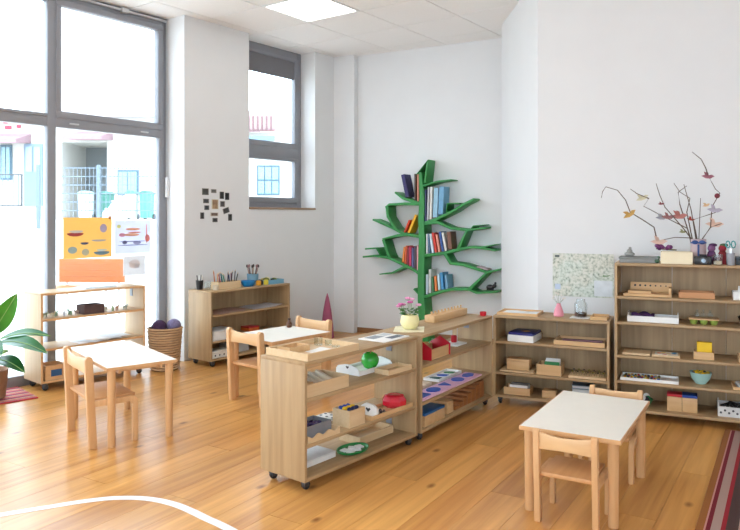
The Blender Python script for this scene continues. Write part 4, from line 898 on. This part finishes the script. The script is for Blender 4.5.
MB().lathe([(.05, 0), (.055, .10), (.05, .10), (.046, .006), (.0002, .005)], 20).build('pot', C((120, 160, 180)), o, smooth=True)
for k in range(8):
    a = k*.8; x, y = .035*math.cos(a), .035*math.sin(a)
    MB().tube([(x*.4, y*.4, .01), (x*1.4, y*1.4, .16)], .0035, 6).build('brush_handle', C([(160, 120, 90), (90, 60, 60)][k % 2]), o)
    MB().ball((x*1.5, y*1.5, .175), (.009, .009, .016), 8, 5).build('brush_head', C([(60, 54, 54), (150, 110, 110)][k % 2]), o, smooth=True)
o = tray('teal_tray', 'shallow teal tray of sponges at the right end of the wall shelf', 'L', .20, 1.03, z, .20, .24, .05, mat('teal_plastic', (110, 160, 184), .5), t=.006)
for k in range(5): single(MB().ball((0, 0, .022), (.045, .034, .034), 10, 7), 'sponge', '%s sponge in the shallow teal tray' % ['yellow', 'olive', 'black', 'cream', 'green'][k], 'sponge', 'L', .15+.045*(k % 3), .96+.065*(k//2), z+.0065+.012*(k % 2), C([(214, 190, 60), (120, 120, 60), (40, 40, 44), (226, 214, 180), (110, 130, 70)][k], .9), k, 'sponges in the teal tray')
z = .545
for k in range(4): sheet('pink_paper', 'dusty pink paper sheet on the upper wall shelf board, %s of its pile' % ['bottom', 'second', 'third', 'top'][k], 'L', .20, .30+.012*k, z+.004*k, .26, .42, C((176, 140, 128)), .02*k, 'paper', 'pink paper sheets')
for k in range(4): sheet('white_paper', 'white paper sheet on the upper wall shelf board, %s of its pile' % ['bottom', 'second', 'third', 'top'][k], 'L', .20, .83+.03*k, z+.004*k, .26, .36, C((214, 212, 216)), .03*k, 'paper', 'white paper sheets')
z = .27
block('white_carton', 'white carton on the middle board of the wall shelf', 'L', .25, .19, z, .20, .28, .10, C((226, 226, 224)), 'box')
for k in range(3): sheet('paper_stack', 'grey-white paper on the white carton, %s sheet' % ['lowest', 'middle', 'uppermost'][k], 'L', .25, .19, z+.101+.005*k, .18, .26, C((200, 204, 208)), .05*k, 'paper', 'papers on the white carton')
block('orange_box', 'small red and orange box on the middle board of the wall shelf', 'L', .10, .80, z, .14, .16, .05, ORANGE, 'box', lid=RED)
z = .085
o = block('white_hole_box', 'white box with round holes on the bottom of the wall shelf', 'L', .27, .17, z, .15, .26, .075, C((222, 220, 214)), 'box')
for k in range(4): MB().lathe([(.010, 0), (.010, .001)], 12).build('hole', DGREY, o, (.0752, -.09+.06*k, .03), (0, PI/2, 0))
block('pale_carton', 'grey-white carton behind the holed box on the wall shelf', 'L', .16, .50, z, .22, .24, .10, C((186, 184, 182)), 'box')

# ================================================================= WINDOW SHELF UNIT
z = .89
o = thing('white_folder', 'white folder lying on the window shelf', 'folder', at('W', .20, .60, z), ang('W')+.05)
B(-.11, .11, -.17, .17, 0, .006).build('cover', WHITE, o, bevel=.002); B(-.10, .10, -.16, .16, .0062, .014).build('page_block', C((206, 216, 226)), o)
z = .655
o = tray('dark_basket', 'dark brown square basket on the window shelf', 'W', .25, .52, z, .16, .20, .085, C((84, 62, 60), .8, .2), 'basket', t=.01)
fg = [(.22, .10, (170, 190, 170)), (.26, .15, (214, 206, 180)), (.22, .20, (150, 180, 150)), (.26, .26, (200, 200, 206)), (.23, .33, (120, 150, 110)), (.26, .38, (180, 160, 150)), (.24, .68, (226, 220, 200)), (.27, .74, (150, 170, 130)), (.24, .80, (206, 170, 150)), (.27, .87, (170, 180, 170))]
for k, (a, b, c) in enumerate(fg):
    q = thing('miniature_figure', 'tiny pale animal figure on the window shelf, %s from the left' % ['first', 'second', 'third', 'fourth', 'fifth', 'sixth', 'seventh', 'eighth', 'ninth', 'tenth'][k], 'figurine', at('W', a, b, z), k*.7, 'miniature figures on the window shelf')
    MB().ball((0, 0, .03), (.022, .012, .013), 8, 6).build('body', C(c), q, smooth=True); MB().ball((.022, 0, .045), .009, 8, 5).build('head', C(c), q, smooth=True)
    for sx in (-.012, .012): B(sx-.003, sx+.003, -.008, .008, 0, .024).build('legs', C(c), q)
z = .385
for k in range(5): sheet('craft_paper', 'crumpled craft paper on the window shelf, %s from the left' % ['first', 'second', 'third', 'fourth', 'fifth'][k], 'W', .22+.02*(k % 2), .50+.07*k, z+.006*k, .22, .26, C([(226, 224, 222), (206, 210, 216), (230, 214, 196)][k % 3]), .4*k, 'paper', 'craft papers on the window shelf')
z = .095
o = tray('wooden_crate', 'small wooden crate with a blue label on the bottom of the window shelf', 'W', .24, .15, z, .20, .20, .13, BEECHX, 'crate', t=.012)
B(.1001, .1012, -.05, .05, .03, .09).build('label_plate', C((40, 84, 130)), o)

# ================================================================= WINDOW DRAWINGS AND WALL PICTURES
def win_pt(x, z_, d=.05): p = WP-WD*x+WN*d; return (p.x, p.y, z_)
def drawing(name, x0, x1, z0, z1, m, label, d=.05):
    o = thing(name, label, 'drawing', win_pt((x0+x1)/2, z0, d), WA+PI)
    B(-(x1-x0)/2, (x1-x0)/2, 0, .002, 0, z1-z0).build('paper', m, o)
    return o
D0 = .012
o = drawing('yellow_drawing', .672, 1.205, 1.165, 1.575, paper('yellow_paper', (246, 212, 140)), 'yellow drawing of boats taped to the window', D0)
def blot(par, x, z_, a, b, c, n=14, flat=0):
    pl = [(a*math.cos(2*PI*i/n), b*(math.sin(2*PI*i/n) if not flat or math.sin(2*PI*i/n) < 0 else .25*math.sin(2*PI*i/n))) for i in range(n)]
    MB().prism(pl, -.001, 0, 'xz').build('drawn_boat' if flat else 'drawn_patch', C(c), par, (x, 0, z_))
for x, zz, a, b, c, f_ in ((-.14, .25, .09, .03, (160, 60, 60), 1), (-.13, .275, .075, .022, (200, 196, 196), 1), (-.04, .155, .045, .02, (60, 70, 110), 1), (.12, .18, .085, .016, (160, 170, 186), 1), (.17, .30, .04, .045, (170, 160, 190), 0), (-.17, .085, .05, .035, (150, 170, 170), 0), (-.03, .06, .04, .035, (180, 180, 160), 0), (.15, .055, .09, .03, (96, 130, 150), 1), (.15, .08, .06, .018, (190, 206, 206), 1)): blot(o, x, zz, a, b, c, flat=f_)
o = drawing('blue_drawing', .198, .64, 1.19, 1.545, paper('lilac_paper', (232, 234, 246)), 'pale blue drawing of a ship taped to the window', D0)
for x, zz, a, b, c in ((0, .26, .09, .014, (236, 170, 140)), (-.02, .20, .10, .016, (240, 180, 150)), (.02, .225, .08, .008, (232, 150, 130)), (.17, .21, .008, .11, (236, 160, 160)), (.18, .16, .03, .04, (240, 140, 130)), (-.13, .20, .04, .02, (220, 150, 170)), (0, .13, .17, .004, (90, 100, 150)), (0, .09, .19, .004, (90, 100, 150)), (-.10, .12, .03, .02, (120, 120, 160)), (.05, .115, .05, .018, (150, 150, 190)), (-.17, .29, .025, .02, (226, 230, 150))): blot(o, x, zz, a, b, c)
o = drawing('white_drawing', .265, .535, .955, 1.165, paper('faint_paper', (232, 230, 230)), 'faint white drawing taped below the blue one', D0)
for x, zz, a, b, c in ((0, .12, .07, .05, (224, 214, 214)), (.03, .10, .03, .03, (216, 216, 226))): blot(o, x, zz, a, b, c)
single(MB().ball((0, 0, 0), (.025, .012, .018), 8, 6), 'window_clip', 'x', 'clip', 'W', 0, 0, 0, DARKW)
q = bpy.data.objects['window_clip']; q.location = win_pt(.70, 1.575, .02); tag(q, 'brown clip holding the corner of the yellow drawing', 'clip')
# photos on the pier
cl_ = [(.39, 1.79, .07, .062, (120, 116, 104), (60, 58, 54)), (.51, 1.80, .055, .032, (150, 146, 138), (90, 88, 84)), (.63, 1.755, .038, .07, (70, 68, 66), (30, 30, 32)), (.71, 1.745, .038, .07, (70, 68, 66), (30, 30, 32)), (.40, 1.685, .06, .038, (130, 126, 120), (60, 60, 62)), (.41, 1.61, .045, .04, (110, 108, 104), (50, 50, 52)), (.345, 1.52, .03, .06, (90, 86, 84), (44, 42, 44)), (.53, 1.65, .075, .10, (206, 196, 170), (150, 120, 90)), (.52, 1.535, .09, .03, (200, 190, 180), (110, 90, 80)), (.64, 1.655, .05, .055, (150, 146, 140), (70, 66, 66)), (.695, 1.58, .07, .05, (120, 118, 116), (60, 60, 60)), (.53, 1.47, .05, .035, (110, 108, 106), (56, 54, 56)), (.755, 1.50, .035, .065, (90, 88, 88), (40, 40, 42))]
pa = math.atan2(WD.y, WD.x)
names = ['square', 'small wide', 'dark upright', 'second dark upright', 'wide dim', 'little dim', 'narrow left', 'largest tan', 'long pale', 'pale middle', 'tilted grey', 'lowest', 'narrow right']
for k, (t_, zz, a, b, c1, c2) in enumerate(cl_):
    p = WB+WD*(t_-.10)+WN*.002
    o = thing('photo_card', '%s photo card in the cluster on the wall pier' % names[k], 'photo', (p.x, p.y, zz+.075), 0, 'photo cards on the pier'); o.rotation_euler = (0, (-.3 if names[k] == 'tilted grey' else 0), pa)
    B(-a/2-.012, a/2+.012, -.002, 0, -b/2-.006, b/2+.006).build('card', C(c1), o); B(-a/2, a/2, -.0028, -.0021, -b/2, b/2).build('image', C(c2, .5, .5), o)
# map on the right wall
RD = Vector((4.95-1.536, 4.86-6.4)).normalized(); RN = Vector((RD.y, -RD.x))
def rw(t_, zz): p = Vector((1.536, 6.4))+RD*t_+RN*.003; return (p.x, p.y, zz)
def mapmat():
    m, nt, b = _new('map_print'); N = nt.nodes.new; L = nt.links.new
    tc = N('ShaderNodeTexCoord'); n1 = N('ShaderNodeTexNoise'); n1.inputs['Scale'].default_value = 44; n1.inputs['Detail'].default_value = 8
    n2 = N('ShaderNodeTexNoise'); n2.inputs['Scale'].default_value = 4.5; n2.inputs['Detail'].default_value = 3
    L(tc.outputs['Object'], n1.inputs['Vector']); L(tc.outputs['Object'], n2.inputs['Vector'])
    r = N('ShaderNodeValToRGB'); e = r.color_ramp.elements
    e[0].position = .3; e[0].color = (*lin((148, 162, 150)), 1); e[1].position = .62; e[1].color = (*lin((234, 236, 232)), 1)
    x = e.new(.48); x.color = (*lin((216, 222, 212)), 1)
    L(n1.outputs['Fac'], r.inputs['Fac'])
    r2 = N('ShaderNodeValToRGB'); r2.color_ramp.elements[0].position = .42; r2.color_ramp.elements[1].position = .6
    r2.color_ramp.elements[0].color = (*lin((236, 230, 220)), 1); r2.color_ramp.elements[1].color = (*lin((226, 234, 228)), 1)
    L(n2.outputs['Fac'], r2.inputs['Fac'])
    mx = N('ShaderNodeMix'); mx.data_type = 'RGBA'; mx.blend_type = 'MULTIPLY'; mx.inputs[0].default_value = .75
    L(r.outputs['Color'], mx.inputs[6]); L(r2.outputs['Color'], mx.inputs[7]); L(mx.outputs[2], b.inputs['Base Color']); b.inputs['Roughness'].default_value = .5
    return m
ra = math.atan2(RD.y, RD.x)
t0, t1 = .133, .66; 
o = thing('wall_map', 'pale green map poster on the white wall above the low unit', 'map', rw(t0, .868), ra)
MW, MH = .525, .385
B(0, MW, -.004, 0, 0, MH).build('sheet', mapmat(), o)
B(.36, MW-.01, -.005, -.0041, .012, .15).build('sea_area', C((220, 226, 230)), o); B(.02, .07, -.005, -.0041, .06, .11).build('inset', C((190, 204, 222)), o); B(.02, .06, -.005, -.0041, MH-.035, MH-.015).build('title_block', C((90, 100, 96)), o)
MB().prism([(0, 0), (.05, .004), (.07, .018), (.03, .012), (.005, .016)], -.005, -.0041, 'xz').build('island', C((120, 150, 110)), o, (.43, 0, .185))

# ================================================================= FLOOR THINGS
tp = [(-2.6, 3.35), (-2.3, 3.53), (-1.962, 3.711), (-1.741, 3.818), (-1.60, 3.885), (-1.46, 3.93), (-1.321, 3.936), (-1.20, 3.91), (-1.07, 3.845), (-.96, 3.76), (-.86, 3.67), (-.77, 3.595), (-.67, 3.50), (-.55, 3.37), (-.45, 3.25), (-.36, 3.10)]
def smooth_pts(p, n=5):
    out = []
    for i in range(len(p)-1):
        p0 = Vector(p[max(i-1, 0)]); p1 = Vector(p[i]); p2 = Vector(p[i+1]); p3 = Vector(p[min(i+2, len(p)-1)])
        for k in range(n):
            t = k/n; out.append(.5*((2*p1)+(p2-p0)*t+(2*p0-5*p1+4*p2-p3)*t*t+(3*p1-p0-3*p2+p3)*t**3))
    return out+[Vector(p[-1])]
sp = smooth_pts(tp); L_ = []; R_ = []
for i, p in enumerate(sp):
    d = (sp[min(i+1, len(sp)-1)]-sp[max(i-1, 0)]).normalized(); n = Vector((-d.y, d.x)); L_.append(p+n*.026); R_.append(p-n*.026)
m_ = len(sp); vs = [(q.x, q.y, .0002) for q in L_+R_]+[(q.x, q.y, .0016) for q in L_+R_]; fs = []
for i in range(m_-1): fs += [(2*m_+i, 2*m_+i+1, 3*m_+i+1, 3*m_+i), (i, m_+i, m_+i+1, i+1), (i, i+1, 2*m_+i+1, 2*m_+i), (m_+i, 3*m_+i, 3*m_+i+1, m_+i+1)]
tag(MB().add(vs, fs).build('floor_tape', mat('white_tape', (236, 238, 240), .5, .02)), 'curved white tape line on the floor at lower left', 'tape')
def stripe_mat(name, stops, period):
    m, nt, b = _new(name); N = nt.nodes.new; L = nt.links.new
    tc = N('ShaderNodeTexCoord'); sx = N('ShaderNodeSeparateXYZ'); L(tc.outputs['Object'], sx.inputs[0])
    dv = N('ShaderNodeMath'); dv.operation = 'DIVIDE'; dv.inputs[1].default_value = period; L(sx.outputs[0], dv.inputs[0])
    fr_ = N('ShaderNodeMath'); fr_.operation = 'FRACT'; L(dv.outputs[0], fr_.inputs[0])
    r = N('ShaderNodeValToRGB'); r.color_ramp.interpolation = 'CONSTANT'; e = r.color_ramp.elements
    for i, (p, c) in enumerate(stops):
        q = e[i] if i < 2 else e.new(p)
        q.position = p; q.color = (*lin(c), 1)
    L(fr_.outputs[0], r.inputs['Fac']); L(r.outputs['Color'], b.inputs['Base Color']); b.inputs['Roughness'].default_value = .95
    n = N('ShaderNodeTexNoise'); n.inputs['Scale'].default_value = 300; bp = N('ShaderNodeBump'); bp.inputs['Strength'].default_value = .4; bp.inputs['Distance'].default_value = .003
    L(n.outputs['Fac'], bp.inputs['Height']); L(bp.outputs['Normal'], b.inputs['Normal'])
    return m
RM = stripe_mat('rug_stripes', [(0, (150, 92, 40)), (.15, (196, 138, 128)), (.185, (118, 18, 36)), (.275, (176, 146, 132)), (.285, (168, 138, 128)), (.46, (150, 24, 36)), (.55, (70, 48, 44)), (.78, (176, 146, 132)), (.84, (118, 18, 36))], .24)
tag(B(0, 1.1, 0, 2.66, .0005, .010).build('striped_rug', RM, None, (1.262, 2.9, 0), -.54, bevel=.003), 'red, brown and grey striped rug at the right edge', 'rug')
RM2 = stripe_mat('rug_stripes_bright', [(0, (206, 60, 56)), (.18, (84, 92, 140)), (.3, (230, 150, 110)), (.48, (170, 50, 80)), (.62, (226, 190, 160)), (.78, (120, 60, 96))], .12)
tag(B(0, .66, 0, 1.3, .0005, .010).build('striped_rug', RM2, None, (-2.89-.74*1.3, 6.1-.67*1.3, 0), 0, bevel=.003), 'bright striped rug under the leafy plant at left', 'rug')
rg = [q for q in bpy.data.objects if q.name.startswith('striped_rug')][-1]
rg.location = (-2.89, 6.1, 0); rg.rotation_euler = (0, 0, math.atan2(.72, -.69))
# pink cone
o = thing('pink_cone', 'tall slim pink cone standing in the corner by the wall', 'cone', (-.56, 9.18, 0))
MB().lathe([(.085, 0), (.088, .01), (.075, .18), (.052, .36), (.022, .52), (.004, .58), (.0002, .582)], 24).build('cone', C((170, 86, 116), .8, .1), o, smooth=True)
MB().lathe([(.092, 0), (.092, .008), (.086, .012)], 24).build('foot', C((140, 66, 96), .8), o, smooth=True)
# basket with wool
o = thing('wicker_basket', 'tan wicker basket between the window shelf and the pier', 'basket', (-2.13, 7.27, 0))
WK = wood('wicker', (206, 172, 134), (176, 140, 102), 'x', .8)
hb = .44
MB().lathe([(.13, 0), (.135, .01), (.165, hb), (.155, hb), (.125, .02), (.0002, .015)], 28).build('wall', C((120, 88, 60), .9), o, smooth=True)
for k in range(17):
    zz = .02+k*.0255; r = .134+.031*zz/hb+.002; pts = [(r*math.cos(a*PI/14)+(.006 if (a+k) % 2 else -.003)*math.cos(a*PI/14), r*math.sin(a*PI/14)+(.006 if (a+k) % 2 else -.003)*math.sin(a*PI/14), zz) for a in range(29)]
    MB().tube(pts, .0105, 6).build('woven_band', WK, o, smooth=True)
for k, (x, y, c, lab) in enumerate(((-.04, -.06, (66, 42, 74), 'dark plum ball of wool in the wicker basket'), (.085, .02, (124, 116, 150), 'grey-lilac ball of wool in the wicker basket'))):
    tag(MB().ball((0, 0, 0), (.075, .075, .07), 18, 12).build('wool_ball', mat('wool_%d' % k, c, .95, .25, 60, bump=.6), None, (-2.13+x, 7.27+y, hb+.01), 0, smooth=True), lab, 'wool', 'balls of wool')
# bottle on the middle table
o = thing('brown_bottle', 'small brown bottle at the far corner of the middle table', 'bottle', at('TM', .10, .63, .545))
MB().lathe([(.022, 0), (.025, .005), (.025, .04), (.012, .055), (.011, .068), (.0002, .069)], 16).build('bottle', C((104, 66, 46), .3), o, smooth=True); MB().lathe([(.013, .0695), (.013, .085), (.0002, .086)], 14).build('cap', C((60, 40, 36)), o, smooth=True)
# leafy plant at left
pl = thing('leafy_plant', 'large-leaved green plant in a pot at the left edge', 'plant', (-3.28, 6.0, .0105))
MB().lathe([(.10, 0), (.14, .02), (.165, .26), (.155, .26), (.14, .22), (.0002, .21)], 24).build('pot', C((150, 110, 84), .8, .15), pl, smooth=True)
def leaf(base, tip, width, bend, normal, col, nm='leaf'):
    b = Vector(base); t = Vector(tip); d = t-b; nrm = Vector(normal).normalized(); side = d.cross(nrm).normalized(); nrm = side.cross(d).normalized()
    n = 10; vs = []; fs = []
    for i in range(n+1):
        f = i/n; c = b+d*f+nrm*bend*math.sin(PI*f); wd = width*math.sin(PI*min(1, f*.93+.05))**.8*(1-.25*f)
        if i == n: wd = .001
        for s in (-1, -.5, 0, .5, 1): vs.append(c+side*wd*s-nrm*(.0 if s == 0 else -.10*wd*abs(s)*2))
    q = len(vs); vs = vs+[v-nrm*.0015 for v in vs]
    for i in range(n):
        for j in range(4):
            a = i*5+j; fs += [(a, a+1, a+6, a+5), (q+a, q+a+5, q+a+6, q+a+1)]
    for i in range(n): fs += [(i*5, i*5+5, q+i*5+5, q+i*5), (i*5+4, q+i*5+4, q+i*5+9, i*5+9)]
    lf = MB().add(vs, fs).build(nm, col, pl, smooth=True)
    MB().tube([b+d*(i/8)+nrm*(bend*math.sin(PI*i/8)+.003) for i in range(9)], .003, 5).build('midrib', C((150, 180, 110)), lf)
    MB().tube([(0, 0, .21), (b.x*.5, b.y*.5, .21+(b.z-.21)*.6), tuple(b)], .006, 6).build('stalk', C((110, 140, 70)), pl, smooth=True)
G1 = mat('plant_leaf', (64, 140, 46), .35, .25, 7); G2 = mat('plant_leaf_dark', (44, 104, 52), .3, .25, 7); G3 = mat('plant_leaf_young', (150, 190, 60), .4, .15, 7)
leaf((.04, -.02, .56), (.28, -.05, .92), .095, .02, (.6, -.8, .2), G1)
leaf((.12, -.05, .50), (.56, -.10, .42), .10, .05, (0, -.35, 1), G2)
leaf((.10, .02, .52), (.50, .10, .53), .085, .04, (0, -.3, 1), G2)
leaf((.03, -.08, .46), (.28, -.30, .44), .10, .04, (-.2, -.4, 1), G2)
leaf((.08, -.06, .36), (.40, -.16, .27), .09, .04, (0, -.3, 1), G2)
leaf((.03, -.02, .34), (.24, -.10, .44), .05, .02, (0, -.6, .8), G3)
leaf((-.05, .02, .5), (-.30, .05, .62), .08, .04, (0, -.5, 1), G1)
leaf((-.03, -.05, .45), (-.22, -.25, .40), .08, .04, (0, -.4, 1), G2)
leaf((0, .05, .6), (-.08, .12, .95), .07, .02, (0, -1, .2), G1)
